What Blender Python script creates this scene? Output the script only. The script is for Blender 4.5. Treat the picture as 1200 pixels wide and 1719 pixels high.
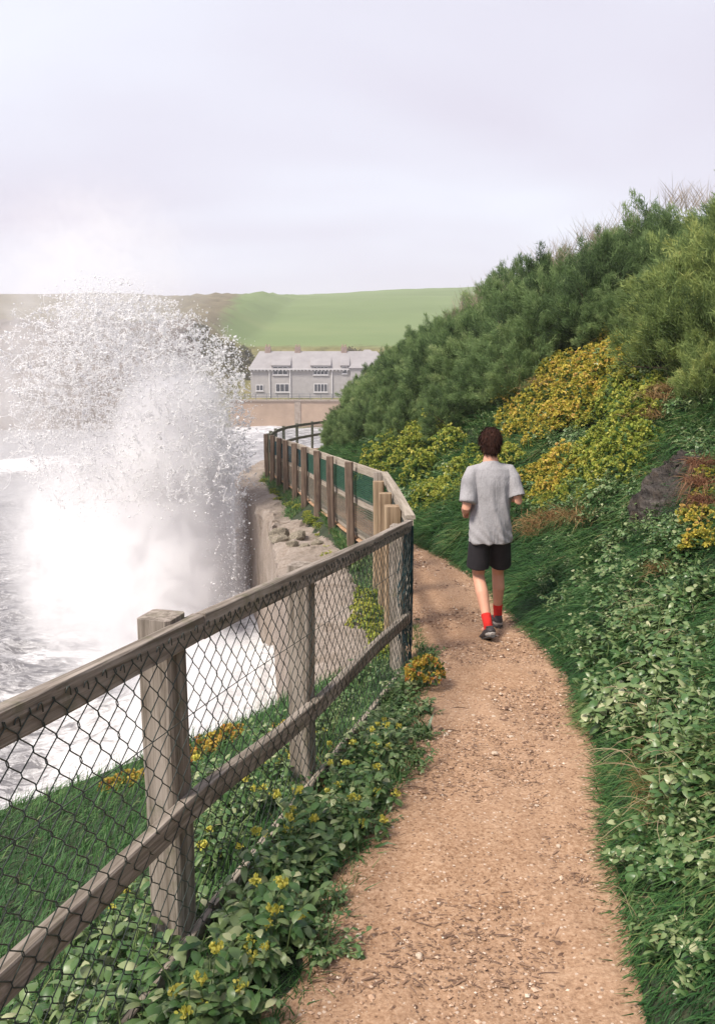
import bpy, bmesh, math, random
import numpy as np
from mathutils import Vector, Matrix, Quaternion
R = math.radians
rng = np.random.default_rng(11)
random.seed(5)
S = bpy.context.scene
for o in list(bpy.data.objects): bpy.data.objects.remove(o)
COL = S.collection

# ------------------------------------------------------------------ camera
# the camera's eye is the origin: path level under it is z = -1.6
PITCH = R(9.8); FPX = 1300.0
cam = bpy.data.cameras.new('camera'); camo = bpy.data.objects.new('camera', cam); COL.objects.link(camo)
camo.rotation_euler = (R(90) - PITCH, 0, 0)
cam.sensor_fit = 'VERTICAL'; cam.sensor_height = 24; cam.lens = 24 * FPX / 1719
cam.clip_start = 0.05; cam.clip_end = 4000
S.camera = camo

# ------------------------------------------------------------------ sky, sun, exposure
SUN_EL, SUN_AZ = R(52), R(-130)          # azimuth measured from +Y clockwise
W = bpy.data.worlds.new('World'); S.world = W; W.use_nodes = True
nt = W.node_tree; nt.nodes.clear()
def N(t, k, **kw):
    n = t.nodes.new(k)
    for a, b in kw.items(): setattr(n, a, b)
    return n
out = N(nt, 'ShaderNodeOutputWorld'); bg = N(nt, 'ShaderNodeBackground')
sky = N(nt, 'ShaderNodeTexSky', sky_type='NISHITA', sun_disc=False, sun_elevation=SUN_EL, sun_rotation=SUN_AZ)
skm = N(nt, 'ShaderNodeVectorMath', operation='SCALE'); skm.inputs['Scale'].default_value = 0.08
nt.links.new(sky.outputs[0], skm.inputs[0])
tc = N(nt, 'ShaderNodeTexCoord'); sep = N(nt, 'ShaderNodeSeparateXYZ'); nt.links.new(tc.outputs['Generated'], sep.inputs[0])
ab = N(nt, 'ShaderNodeMath', operation='ABSOLUTE'); nt.links.new(sep.outputs['Z'], ab.inputs[0])
ad = N(nt, 'ShaderNodeMath', operation='ADD'); ad.inputs[1].default_value = 0.32; nt.links.new(ab.outputs[0], ad.inputs[0])
comb = N(nt, 'ShaderNodeCombineXYZ')
for i, ax in enumerate('XY'):
    dv = N(nt, 'ShaderNodeMath', operation='DIVIDE'); nt.links.new(sep.outputs[ax], dv.inputs[0]); nt.links.new(ad.outputs[0], dv.inputs[1])
    nt.links.new(dv.outputs[0], comb.inputs[i])
nz = N(nt, 'ShaderNodeTexNoise'); nz.inputs['Scale'].default_value = 1.25; nz.inputs['Detail'].default_value = 3.5
nz.inputs['Roughness'].default_value = 0.42; nz.inputs['Distortion'].default_value = 0.3
mp = N(nt, 'ShaderNodeMapping'); mp.inputs['Scale'].default_value = (0.8, 1.5, 1); mp.inputs['Location'].default_value = (3.1, 1.7, 0)
nt.links.new(comb.outputs[0], mp.inputs[0]); nt.links.new(mp.outputs[0], nz.inputs[0])
cr = N(nt, 'ShaderNodeValToRGB'); e = cr.color_ramp.elements
e[0].position = 0.30; e[0].color = (0.395, 0.372, 0.435, 1); e[1].position = 0.70; e[1].color = (0.478, 0.490, 0.548, 1)
nt.links.new(nz.outputs[0], cr.inputs[0])
mx = N(nt, 'ShaderNodeMix', data_type='RGBA'); mx.inputs['Factor'].default_value = 0.93
nt.links.new(skm.outputs[0], mx.inputs['A']); nt.links.new(cr.outputs[0], mx.inputs['B'])
nt.links.new(mx.outputs['Result'], bg.inputs[0]); bg.inputs[1].default_value = 1.0
nt.links.new(bg.outputs[0], out.inputs[0])
sl = bpy.data.lights.new('sun', 'SUN'); sl.energy = 2.6; sl.angle = R(14); sl.color = (1, 0.92, 0.80)
so = bpy.data.objects.new('sun', sl); COL.objects.link(so)
sd = Vector((math.sin(SUN_AZ) * math.cos(SUN_EL), math.cos(SUN_AZ) * math.cos(SUN_EL), math.sin(SUN_EL)))
so.rotation_euler = sd.to_track_quat('Z', 'Y').to_euler()
so.location = (-30, -5, 30)
S.view_settings.view_transform = 'Standard'; S.view_settings.look = 'None'
S.view_settings.exposure = 0.98; S.view_settings.gamma = 1
S.cycles.use_denoising = True
S.cycles.max_bounces = 18; S.cycles.diffuse_bounces = 6; S.cycles.glossy_bounces = 2; S.cycles.transparent_max_bounces = 8
S.cycles.transmission_bounces = 7; S.cycles.volume_bounces = 16; S.cycles.volume_step_rate = 1.0; S.cycles.volume_max_steps = 200
S.cycles.caustics_reflective = False; S.cycles.caustics_refractive = False

# ------------------------------------------------------------------ helpers
def tag(o, label=None, cat=None, group=None, kind=None):
    for k, v in (('label', label), ('category', cat), ('group', group), ('kind', kind)):
        if v: o[k] = v
    return o
def empty(name, loc=(0, 0, 0), rz=0):
    o = bpy.data.objects.new(name, None); COL.objects.link(o); o.location = loc; o.rotation_euler = (0, 0, rz)
    o.empty_display_size = 0.1
    return o
def link(name, me, mat=None, parent=None, loc=None):
    o = bpy.data.objects.new(name, me); COL.objects.link(o)
    if mat is not None and len(me.materials) == 0: me.materials.append(mat)
    if parent is not None: o.parent = parent
    if loc is not None: o.location = loc
    return o
def copy_tree(o, parent=None):
    c = o.copy(); COL.objects.link(c); c.parent = parent
    for ch in o.children: copy_tree(ch, c)
    return c
def np_mesh(name, V, F, smooth=True, tint=None):
    """V (n,3) array; F (m,k) int array or list of such arrays"""
    me = bpy.data.meshes.new(name); Fs = F if isinstance(F, list) else [F]
    Fs = [f for f in Fs if len(f)]
    V = np.asarray(V, dtype=np.float32)
    me.vertices.add(len(V)); me.vertices.foreach_set('co', V.ravel())
    nl = sum(f.size for f in Fs); nf = sum(len(f) for f in Fs)
    me.loops.add(nl); me.polygons.add(nf)
    me.loops.foreach_set('vertex_index', np.concatenate([f.ravel() for f in Fs]).astype(np.int32))
    tot = np.concatenate([np.full(len(f), f.shape[1]) for f in Fs]).astype(np.int32)
    st = np.concatenate([[0], np.cumsum(tot)[:-1]]).astype(np.int32)
    me.polygons.foreach_set('loop_start', st); me.polygons.foreach_set('loop_total', tot)
    me.polygons.foreach_set('use_smooth', np.full(nf, smooth))
    if tint is not None:
        a = me.attributes.new('tint', 'FLOAT', 'POINT'); a.data.foreach_set('value', np.asarray(tint, dtype=np.float32))
    me.update(calc_edges=True)
    return me
def norm(v): return v / np.maximum(np.linalg.norm(v, axis=-1, keepdims=True), 1e-9)
class Acc:
    def __init__(s): s.V = []; s.Q = []; s.T = []; s.tint = []; s.n = 0
    def add(s, V, F, tint=0.5):
        F = np.asarray(F); V = np.asarray(V, dtype=float)
        (s.Q if F.shape[1] == 4 else s.T).append(F + s.n)
        s.V.append(V); s.tint.append(np.broadcast_to(np.asarray(tint, dtype=float), (len(V),))); s.n += len(V)
    def mesh(s, name, smooth=True):
        F = [np.concatenate(x) for x in (s.Q, s.T) if x]
        return np_mesh(name, np.concatenate(s.V), F, smooth, np.concatenate(s.tint))
def ribbons(acc, base, dirv, side, L, Wd, droop, prof, tint, fold=0.0, down=(0, 0, -1)):
    """many tapered strips at once: prof is a list of (t, width factor)"""
    n = len(base); down = np.asarray(down, dtype=float)
    L = np.broadcast_to(L, (n,))[:, None]; Wd = np.broadcast_to(Wd, (n,))[:, None]; droop = np.broadcast_to(droop, (n,))[:, None]
    rows = []; K = 3 if fold else 2
    nrm = norm(np.cross(dirv, side))
    for t, w in prof:
        p = base + dirv * L * t + down * droop * L * t * t
        l = p - side * Wd * w / 2; r = p + side * Wd * w / 2
        rows += [l, p - nrm * Wd * w * fold, r] if fold else [l, r]
    V = np.stack(rows, 1); M = V.shape[1]
    f = []
    for k in range(len(prof) - 1):
        for j in range(K - 1):
            a = k * K + j; f.append((a, a + 1, a + K + 1, a + K))
    F = (np.arange(n)[:, None, None] * M + np.array(f)[None]).reshape(-1, 4)
    acc.add(V.reshape(-1, 3), F, np.repeat(np.broadcast_to(tint, (n,)), M))
def rdirs(n, up=0.0):
    v = rng.normal(size=(n, 3)); v[:, 2] += up; return norm(v)
def sidevec(d):
    return norm(np.cross(d, rdirs(len(d))))
OCT_V = np.array([(1, 0, 0), (-1, 0, 0), (0, 1, 0), (0, -1, 0), (0, 0, 1), (0, 0, -1)], float)
OCT_F = np.array([(0, 2, 4), (2, 1, 4), (1, 3, 4), (3, 0, 4), (2, 0, 5), (1, 2, 5), (3, 1, 5), (0, 3, 5)])
def octas(acc, P, Sx, tint, jitter=0.0):
    n = len(P); V = OCT_V[None] * Sx[:, None, :]
    if jitter: V = V * (1 + jitter * rng.uniform(-1, 1, (n, 6, 1)))
    a = rng.uniform(0, 6.28, n); c, s = np.cos(a)[:, None], np.sin(a)[:, None]
    x = V[..., 0] * c - V[..., 1] * s; y = V[..., 0] * s + V[..., 1] * c
    V = np.stack([x, y, V[..., 2]], -1) + P[:, None, :]
    acc.add(V.reshape(-1, 3), (np.arange(n)[:, None, None] * 6 + OCT_F[None]).reshape(-1, 3), np.repeat(np.broadcast_to(tint, (n,)), 6))
_k = np.random.default_rng(3).normal(size=(4, 9, 3)); _ph = np.random.default_rng(4).uniform(0, 6.28, (4, 9))
def wav(P, scale, seed=0):
    """smooth pseudo noise, about -1..1, P (...,2|3)"""
    P = np.asarray(P, float); d = P.shape[-1]; r = 0
    for i in range(9): r = r + np.sin((P * _k[seed, i, :d]).sum(-1) * scale + _ph[seed, i])
    return r / 4.0
def tube(acc, pts, rads, sides=8, ref=(0, 0, 1), cap=True, tint=0.5):
    """loft; rads: scalar or (ra, rb); ra lies along ref x dir, rb along the other axis"""
    pts = [Vector(p) for p in pts]; n = len(pts); V = []
    for i, p in enumerate(pts):
        d = (pts[min(i + 1, n - 1)] - pts[max(i - 1, 0)]).normalized()
        rf = Vector(ref)
        if abs(d.dot(rf)) > 0.98: rf = Vector((0, 1, 0)) if abs(d.y) < 0.9 else Vector((1, 0, 0))
        a = d.cross(rf).normalized(); b = a.cross(d).normalized()
        r = rads[i] if isinstance(rads, (list, tuple)) else rads
        ra, rb = r if isinstance(r, (tuple, list)) else (r, r)
        for k in range(sides):
            t = 2 * math.pi * k / sides; V.append(p + a * (ra * math.cos(t)) + b * (rb * math.sin(t)))
    F = [(i * sides + k, i * sides + (k + 1) % sides, (i + 1) * sides + (k + 1) % sides, (i + 1) * sides + k) for i in range(n - 1) for k in range(sides)]
    acc.add(np.array(V), np.array(F), tint)
    if cap:
        for i, flip in ((0, True), (n - 1, False)):
            ring = acc.n - n * sides if False else None
        c0 = len(V)
        Vc = np.array([tuple(v) for v in V[:sides]] + [tuple(pts[0])] + [tuple(v) for v in V[-sides:]] + [tuple(pts[-1])])
        F2 = [(k, sides, (k + 1) % sides) for k in range(sides)] + [(sides + 1 + k, sides + 1 + (k + 1) % sides, 2 * sides + 1) for k in range(sides)]
        acc.add(Vc, np.array(F2)[:, ::-1], tint)
def box_acc(acc, lo, hi, tint=0.5):
    x0, y0, z0 = lo; x1, y1, z1 = hi
    V = [(x0, y0, z0), (x1, y0, z0), (x1, y1, z0), (x0, y1, z0), (x0, y0, z1), (x1, y0, z1), (x1, y1, z1), (x0, y1, z1)]
    acc.add(np.array(V), np.array([(0, 3, 2, 1), (4, 5, 6, 7), (0, 1, 5, 4), (1, 2, 6, 5), (2, 3, 7, 6), (3, 0, 4, 7)]), tint)
def apply_mods(o):
    dg = bpy.context.evaluated_depsgraph_get(); me = bpy.data.meshes.new_from_object(o.evaluated_get(dg))
    old = o.data; o.modifiers.clear(); o.data = me; bpy.data.meshes.remove(old)
def voxel(name, acc, mat, parent, vox, smooth=4, fac=0.5):
    me = acc.mesh(name); o = link(name, me, mat, parent)
    m = o.modifiers.new('r', 'REMESH'); m.mode = 'VOXEL'; m.voxel_size = vox; m.use_smooth_shade = True
    m = o.modifiers.new('s', 'SMOOTH'); m.iterations = smooth; m.factor = fac
    bpy.context.view_layer.update(); apply_mods(o)
    if not o.data.materials: o.data.materials.append(mat)
    return o

# ------------------------------------------------------------------ materials
def newmat(name):
    m = bpy.data.materials.new(name); m.use_nodes = True; t = m.node_tree
    return m, t, t.nodes['Principled BSDF'], t.nodes['Material Output']
def ramp(t, fac, stops):
    c = N(t, 'ShaderNodeValToRGB'); el = c.color_ramp.elements
    while len(el) < len(stops): el.new(0.5)
    for q, (p, col) in zip(el, stops): q.position = p; q.color = (*col, 1)
    t.links.new(fac, c.inputs[0]); return c.outputs[0]
def noise(t, scale, detail=4, rough=0.55, vec=None, dist=0.0):
    n = N(t, 'ShaderNodeTexNoise'); n.inputs['Scale'].default_value = scale; n.inputs['Detail'].default_value = detail
    n.inputs['Roughness'].default_value = rough; n.inputs['Distortion'].default_value = dist
    if vec is not None: t.links.new(vec, n.inputs[0])
    return n.outputs[0]
def objcoord(t, scale=(1, 1, 1)):
    c = N(t, 'ShaderNodeTexCoord'); m = N(t, 'ShaderNodeMapping'); m.inputs['Scale'].default_value = scale
    t.links.new(c.outputs['Object'], m.inputs[0]); return m.outputs[0]
def worldcoord(t, scale=(1, 1, 1)):
    c = N(t, 'ShaderNodeNewGeometry'); m = N(t, 'ShaderNodeMapping'); m.inputs['Scale'].default_value = scale
    t.links.new(c.outputs['Position'], m.inputs[0]); return m.outputs[0]
def bump(t, b, h, strength=0.3, dist=0.02):
    n = N(t, 'ShaderNodeBump'); n.inputs['Strength'].default_value = strength; n.inputs['Distance'].default_value = dist
    t.links.new(h, n.inputs['Height']); t.links.new(n.outputs[0], b.inputs['Normal'])
def math2(t, op, a, b):
    n = N(t, 'ShaderNodeMath', operation=op)
    for i, x in enumerate((a, b)):
        if isinstance(x, (int, float)): n.inputs[i].default_value = x
        else: t.links.new(x, n.inputs[i])
    return n.outputs[0]
def mixc(t, f, a, b, mode='MIX'):
    n = N(t, 'ShaderNodeMix', data_type='RGBA', blend_type=mode)
    for s, x in (('Factor', f), ('A', a), ('B', b)):
        i = n.inputs[s] if s == 'Factor' else n.inputs[s]
        if isinstance(x, (int, float)): i.default_value = x
        elif isinstance(x, tuple): i.default_value = (*x, 1)
        else: t.links.new(x, i)
    return n.outputs['Result']
def leafmat(name, stops, rough=0.5, transl=0.3, vary=0.12, spec=0.35):
    m, t, b, o = newmat(name)
    a = N(t, 'ShaderNodeAttribute', attribute_name='tint'); oi = N(t, 'ShaderNodeObjectInfo')
    f = math2(t, 'ADD', a.outputs['Fac'], math2(t, 'MULTIPLY', math2(t, 'SUBTRACT', oi.outputs['Random'], 0.5), vary * 2))
    c = ramp(t, f, stops); t.links.new(c, b.inputs['Base Color'])
    b.inputs['Roughness'].default_value = rough; b.inputs['Specular IOR Level'].default_value = spec
    tr = N(t, 'ShaderNodeBsdfTranslucent'); t.links.new(c, tr.inputs[0])
    ms = N(t, 'ShaderNodeMixShader'); ms.inputs[0].default_value = transl
    t.links.new(b.outputs[0], ms.inputs[1]); t.links.new(tr.outputs[0], ms.inputs[2]); t.links.new(ms.outputs[0], o.inputs[0])
    return m
def plain(name, col, rough=0.6, nscale=None, amt=0.15, spec=0.3, bmp=0.0, metal=0):
    m, t, b, o = newmat(name); b.inputs['Roughness'].default_value = rough; b.inputs['Specular IOR Level'].default_value = spec
    b.inputs['Metallic'].default_value = metal
    if nscale:
        n = noise(t, nscale, 5, 0.6, objcoord(t))
        lo = tuple(c * (1 - amt) for c in col); hi = tuple(min(1, c * (1 + amt)) for c in col)
        t.links.new(ramp(t, n, [(0.3, lo), (0.7, hi)]), b.inputs['Base Color'])
        if bmp: bump(t, b, n, bmp)
    else: b.inputs['Base Color'].default_value = (*col, 1)
    return m
def woodmat(name, dark, light, moss=0.0):
    m, t, b, o = newmat(name); b.inputs['Roughness'].default_value = 0.85; b.inputs['Specular IOR Level'].default_value = 0.15
    oi = N(t, 'ShaderNodeObjectInfo'); v = objcoord(t, (1.6, 38, 38))
    va = N(t, 'ShaderNodeVectorMath', operation='ADD'); t.links.new(v, va.inputs[0])
    cx = N(t, 'ShaderNodeCombineXYZ'); t.links.new(math2(t, 'MULTIPLY', oi.outputs['Random'], 37), cx.inputs[0]); t.links.new(cx.outputs[0], va.inputs[1])
    g1 = noise(t, 1.0, 6, 0.65, va.outputs[0], 0.6)
    g2 = noise(t, 3.5, 4, 0.6, objcoord(t))
    mid = tuple((a + c) / 2 for a, c in zip(dark, light))
    c = ramp(t, g1, [(0.28, tuple(x * 0.45 for x in dark)), (0.42, dark), (0.55, mid), (0.72, light)])
    c = mixc(t, math2(t, 'MULTIPLY', g2, 0.4), c, ramp(t, g2, [(0.35, dark), (0.7, light)]))
    if moss:
        g3 = noise(t, 9, 4, 0.7, worldcoord(t))
        c = mixc(t, ramp(t, g3, [(0.55, (0, 0, 0)), (0.72, (moss,) * 3)]), c, (0.09, 0.10, 0.035))
    t.links.new(c, b.inputs['Base Color']); bump(t, b, g1, 0.8, 0.008)
    return m
M = {}
M['wood'] = woodmat('weathered_wood', (0.155, 0.128, 0.102), (0.46, 0.40, 0.35), 0.5)
M['wood_light'] = woodmat('pale_wood', (0.25, 0.21, 0.165), (0.48, 0.42, 0.35), 0.1)
M['wood_brown'] = woodmat('brown_wood', (0.075, 0.052, 0.042), (0.27, 0.195, 0.145), 0.2)
M['wood_new'] = woodmat('new_wood', (0.22, 0.150, 0.095), (0.44, 0.33, 0.22), 0.1)
M['wire'] = plain('green_coated_wire', (0.040, 0.050, 0.044), 0.4, 30, 0.4, 0.4)
M['net'] = plain('teal_net', (0.012, 0.045, 0.055), 0.7, 30, 0.6)
M['staple'] = plain('rusty_staple', (0.06, 0.045, 0.035), 0.6, 40, 0.4)

# path: sandy earth with grit
m, t, b, o = newmat('sandy_path'); v = worldcoord(t)
n1 = noise(t, 1.3, 4, 0.6, v); n2 = noise(t, 60, 6, 0.75, v); n3 = noise(t, 9, 5, 0.65, v)
vo = N(t, 'ShaderNodeTexVoronoi'); vo.inputs['Scale'].default_value = 75; t.links.new(v, vo.inputs[0])
c = ramp(t, n3, [(0.3, (0.265, 0.150, 0.085)), (0.5, (0.385, 0.237, 0.145)), (0.72, (0.48, 0.318, 0.208))])
c = mixc(t, 0.55, c, ramp(t, n2, [(0.36, (0.13, 0.070, 0.040)), (0.5, (0.40, 0.245, 0.15)), (0.64, (0.62, 0.44, 0.31))]))
c = mixc(t, ramp(t, n1, [(0.42, (0, 0, 0)), (0.75, (0.4,) * 3)]), c, (0.49, 0.335, 0.235))
sepc = N(t, 'ShaderNodeSeparateColor'); t.links.new(vo.outputs['Color'], sepc.inputs[0])
spk = math2(t, 'MULTIPLY', math2(t, 'GREATER_THAN', sepc.outputs[0], 0.93), math2(t, 'LESS_THAN', vo.outputs['Distance'], 0.42))
c = mixc(t, math2(t, 'MULTIPLY', spk, 0.75), c, (0.62, 0.50, 0.40))
spd = math2(t, 'MULTIPLY', math2(t, 'GREATER_THAN', sepc.outputs[1], 0.86), math2(t, 'LESS_THAN', vo.outputs['Distance'], 0.42))
c = mixc(t, math2(t, 'MULTIPLY', spd, 0.7), c, (0.13, 0.075, 0.05))
t.links.new(c, b.inputs['Base Color']); b.inputs['Roughness'].default_value = 0.95; b.inputs['Specular IOR Level'].default_value = 0.1
bump(t, b, math2(t, 'ADD', n2, n3), 0.6, 0.012); M['path'] = m
# soil under plants
m, t, b, o = newmat('dark_soil'); v = worldcoord(t); n1 = noise(t, 7, 5, 0.65, v)
t.links.new(ramp(t, n1, [(0.3, (0.018, 0.022, 0.012)), (0.55, (0.028, 0.045, 0.02)), (0.75, (0.07, 0.06, 0.032))]), b.inputs['Base Color'])
b.inputs['Roughness'].default_value = 1; bump(t, b, n1, 0.8, 0.05); M['soil'] = m
# cliff rock / earth
m, t, b, o = newmat('slate_rock'); v = worldcoord(t, (6, 2.5, 9)); n1 = noise(t, 1.6, 7, 0.75, v, 0.1); n2 = noise(t, 5, 5, 0.6, worldcoord(t))
c = ramp(t, n1, [(0.3, (0.024, 0.020, 0.019)), (0.5, (0.058, 0.049, 0.044)), (0.72, (0.15, 0.128, 0.115))])
c = mixc(t, ramp(t, n2, [(0.55, (0, 0, 0)), (0.75, (0.5,) * 3)]), c, (0.16, 0.11, 0.07))
t.links.new(c, b.inputs['Base Color']); b.inputs['Roughness'].default_value = 0.85; bump(t, b, n1, 0.9, 0.04); M['rock'] = m
# concrete sea wall
m, t, b, o = newmat('old_concrete'); v = worldcoord(t); n1 = noise(t, 2.2, 6, 0.65, v); n2 = noise(t, 28, 5, 0.7, v); n3 = noise(t, 1, 5, 0.6, worldcoord(t, (3, 3, 0.5)))
c = ramp(t, n1, [(0.3, (0.20, 0.155, 0.12)), (0.5, (0.31, 0.25, 0.20)), (0.72, (0.41, 0.345, 0.295))])
c = mixc(t, 0.4, c, ramp(t, n2, [(0.35, (0.12, 0.095, 0.08)), (0.65, (0.42, 0.36, 0.32))]))
c = mixc(t, ramp(t, n3, [(0.55, (0, 0, 0)), (0.7, (0.6,) * 3)]), c, (0.15, 0.105, 0.065))
t.links.new(c, b.inputs['Base Color']); b.inputs['Roughness'].default_value = 0.9
bump(t, b, math2(t, 'ADD', n1, n2), 0.8, 0.03); M['concrete'] = m
M['stone'] = plain('rubble_stone', (0.23, 0.20, 0.155), 0.9, 8, 0.6, 0.15, 0.6)

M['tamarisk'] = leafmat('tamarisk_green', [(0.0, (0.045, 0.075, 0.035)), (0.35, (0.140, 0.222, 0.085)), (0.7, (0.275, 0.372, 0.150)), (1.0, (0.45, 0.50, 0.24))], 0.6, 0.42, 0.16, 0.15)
M['tamarisk_pale'] = leafmat('tamarisk_pale', [(0.0, (0.07, 0.11, 0.04)), (0.35, (0.17, 0.24, 0.08)), (0.7, (0.32, 0.38, 0.12)), (1.0, (0.50, 0.49, 0.18))], 0.6, 0.32, 0.08, 0.15)
M['plume'] = leafmat('dry_plume', [(0.0, (0.26, 0.21, 0.15)), (1.0, (0.45, 0.37, 0.29))], 0.8, 0.3)
M['branch'] = plain('branch_bark', (0.085, 0.06, 0.042), 0.9, 20, 0.4)
M['grass'] = leafmat('bank_grass', [(0.0, (0.016, 0.052, 0.018)), (0.42, (0.046, 0.128, 0.038)), (0.75, (0.115, 0.215, 0.066)), (0.92, (0.25, 0.28, 0.11)), (1.0, (0.32, 0.25, 0.12))], 0.5, 0.25, 0.0, 0.25)
M['drygrass'] = leafmat('dry_grass', [(0.0, (0.10, 0.055, 0.022)), (0.5, (0.27, 0.155, 0.06)), (1.0, (0.46, 0.33, 0.17))], 0.8, 0.25)
M['rustgrass'] = leafmat('rust_grass', [(0.0, (0.06, 0.022, 0.014)), (0.5, (0.20, 0.085, 0.045)), (1.0, (0.38, 0.22, 0.12))], 0.8, 0.25)
M['leaf'] = leafmat('broad_leaf', [(0.0, (0.026, 0.075, 0.022)), (0.4, (0.080, 0.165, 0.048)), (0.75, (0.22, 0.29, 0.12)), (1.0, (0.47, 0.48, 0.28))], 0.36, 0.25, 0.12, 0.5)
M['gold'] = leafmat('golden_heads', [(0.0, (0.045, 0.085, 0.02)), (0.28, (0.30, 0.31, 0.05)), (0.6, (0.60, 0.50, 0.09)), (0.85, (0.66, 0.51, 0.12)), (1.0, (0.60, 0.40, 0.13))], 0.6, 0.3, 0.22, 0.2)
M['lime'] = leafmat('lime_heads', [(0.0, (0.04, 0.10, 0.025)), (0.35, (0.27, 0.33, 0.055)), (0.75, (0.47, 0.48, 0.10)), (1.0, (0.60, 0.55, 0.14))], 0.6, 0.3, 0.15, 0.2)
M['flower'] = leafmat('yellow_flower', [(0.0, (0.40, 0.40, 0.06)), (1.0, (0.72, 0.64, 0.14))], 0.6, 0.3, 0.1)
M['orange'] = leafmat('orange_flower', [(0.0, (0.18, 0.20, 0.04)), (0.35, (0.50, 0.40, 0.06)), (0.7, (0.60, 0.33, 0.08)), (1.0, (0.55, 0.22, 0.08))], 0.6, 0.3, 0.1)
M['stem'] = leafmat('dead_stem', [(0.0, (0.22, 0.16, 0.085)), (1.0, (0.52, 0.44, 0.28))], 0.8, 0.1)
M['greenstem'] = leafmat('green_stem', [(0.0, (0.06, 0.11, 0.035)), (1.0, (0.17, 0.23, 0.08))], 0.6, 0.1)

# ------------------------------------------------------------------ terrain
def poly(x, tab):
    xs, ys = zip(*tab); return np.interp(x, xs, ys)
G_T = [(-6, -1.3), (0, -1.6), (6.3, -2.1355), (7, -2.165), (10, -2.2), (28, -2.83), (60, -3.4)]
XR_T = [(-6, -0.3), (0, 0.36), (1.0, 0.60), (1.87, 0.77), (2.29, 0.87), (2.91, 1.02), (3.63, 1.20), (4.65, 1.38), (5.46, 1.48), (6.38, 1.48), (6.94, 1.44), (8.2, 1.33), (9.07, 1.15), (10.16, 0.80), (13, 0.20), (17, -0.5), (22, -1.45), (26, -1.75), (29, -1.6), (32, -0.9), (35, 0.9), (60, 8)]
XL_T = [(-6, -1.6), (0, -0.42), (1.87, -0.18), (2.17, -0.11), (2.5, 0.0), (3.18, 0.16), (3.63, 0.27), (4.53, 0.42), (5.6, 0.50), (7.5, 0.50), (9.3, 0.44), (11, 0.02), (13.4, -0.5), (16.5, -1.15), (21.7, -2.38), (26, -2.6), (29, -2.5), (32.5, -1.9), (34, -0.8), (60, 5)]
FX_T = [(-6, -2.93), (5.6, 0.39), (9.36, 0.33), (10.83, -0.06), (13.35, -0.62), (16.53, -1.27), (21.7, -2.5), (25.5, -2.78), (29, -2.72), (33, -1.95), (34, -0.95), (60, 5)]
WALL = [(-0.32, 5.95, -2.42), (-0.42, 6.6, -2.43), (-0.85, 9.0, -2.48), (-1.27, 11.4, -2.55), (-1.52, 13.2, -2.66), (-1.76, 15.0, -2.74), (-2.35, 17.2, -2.76), (-3.0, 19.5, -2.78), (-3.55, 22, -2.85), (-3.8, 25, -2.95), (-3.7, 29, -3.05), (-2.9, 33, -3.2), (-1.6, 35.5, -3.3)]
XE_T = [(-6, -5.0), (0, -3.4), (4.0, -2.7), (4.8, -2.4), (5.3, -1.35), (5.65, -0.72), (6.0, -0.05)] + [(y, x + 0.35) for x, y, z in WALL[1:]] + [(60, 5)]
def g(Y): return poly(Y, G_T)
def xr(Y): return poly(Y, XR_T)
def xl(Y): return poly(Y, XL_T)
def xf(Y): return poly(Y, FX_T)
def xe(Y): return poly(Y, XE_T)
def bank_h(d, Y):
    s = poly(Y, [(0, 0.80), (3, 0.90), (6, 0.96), (9, 0.92), (20, 0.90), (40, 0.8)])
    dc = poly(Y, [(0, 2.6), (6, 2.9), (9, 3.3), (14, 3.4), (20, 3.2), (30, 3.0)])
    dd = np.maximum(d, 0); e_ = np.where(dd < dc, dd, dc + (1 - np.exp(-(dd - dc) / 1.2)) * 0.75 + 0.10 * (dd - dc))
    h = s * (np.sqrt(e_ ** 2 + 0.03) - 0.17) + 0.10 * np.clip(dd / 0.12, 0, 1)
    P = np.stack([d + 7, Y * np.ones_like(d)], -1)
    return h + np.clip(dd * 0.9, 0, 1) * (0.13 * wav(P, 1.1) + 0.05 * wav(P, 3.1, 1))
def H(X, Y):
    X = np.asarray(X, float); Y = np.asarray(Y, float); G = g(Y); XR, XL, XF = xr(Y), xl(Y), xf(Y)
    bank = G + bank_h(X - XR, Y)
    verge = G - 0.09 * np.clip((XL - X) / np.maximum(XL - XF, 0.05), 0, 1) + 0.0 * X
    DX = np.maximum(XF - X, 0); led = G - 0.09 - np.where(Y < 6, 0.30 * np.minimum(DX, 2.6), 0.80 * np.minimum(DX, 0.5) + 0.1 * np.clip(DX - 0.5, 0, 2))
    led = led + np.clip((XF - X) * 2, 0, 1) * 0.05 * wav(np.stack([X, Y], -1), 2.2, 2)
    return np.where(X > XR, bank, np.where(X > XL, G, np.where(X > XF, verge, led)))
def grid(name, Ys, rows, mat, smooth=True):
    """rows: (len(Ys), k, 3)"""
    n, k, _ = rows.shape
    i = np.arange(n - 1)[:, None] * k + np.arange(k - 1)[None]
    F = np.stack([i, i + 1, i + k + 1, i + k], -1).reshape(-1, 4)
    return link(name, np_mesh(name, rows.reshape(-1, 3), F, smooth), mat)
Ys = np.concatenate([np.arange(-5, 0, 0.25), np.arange(0, 8, 0.05), np.arange(8, 16, 0.1), np.arange(16, 60, 0.4)])
# path
u = np.linspace(0, 1, 46)[None]; YY = Ys[:, None]
X = (xl(YY) - 0.12) + u * (xr(YY) - xl(YY) + 0.24); Y2 = YY + 0 * X
edge = np.minimum(u, 1 - u)
Z = g(Y2) + 0.012 - 0.03 * np.clip(1 - edge / 0.1, 0, 1) + 0.006 * wav(np.stack([X, Y2], -1), 9) + 0.004 * wav(np.stack([X, Y2], -1), 27, 1) + 0.01 * wav(np.stack([X, Y2], -1), 3, 2)
tag(grid('path', Ys, np.stack([X, Y2, Z], -1), M['path']), kind='structure')
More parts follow.
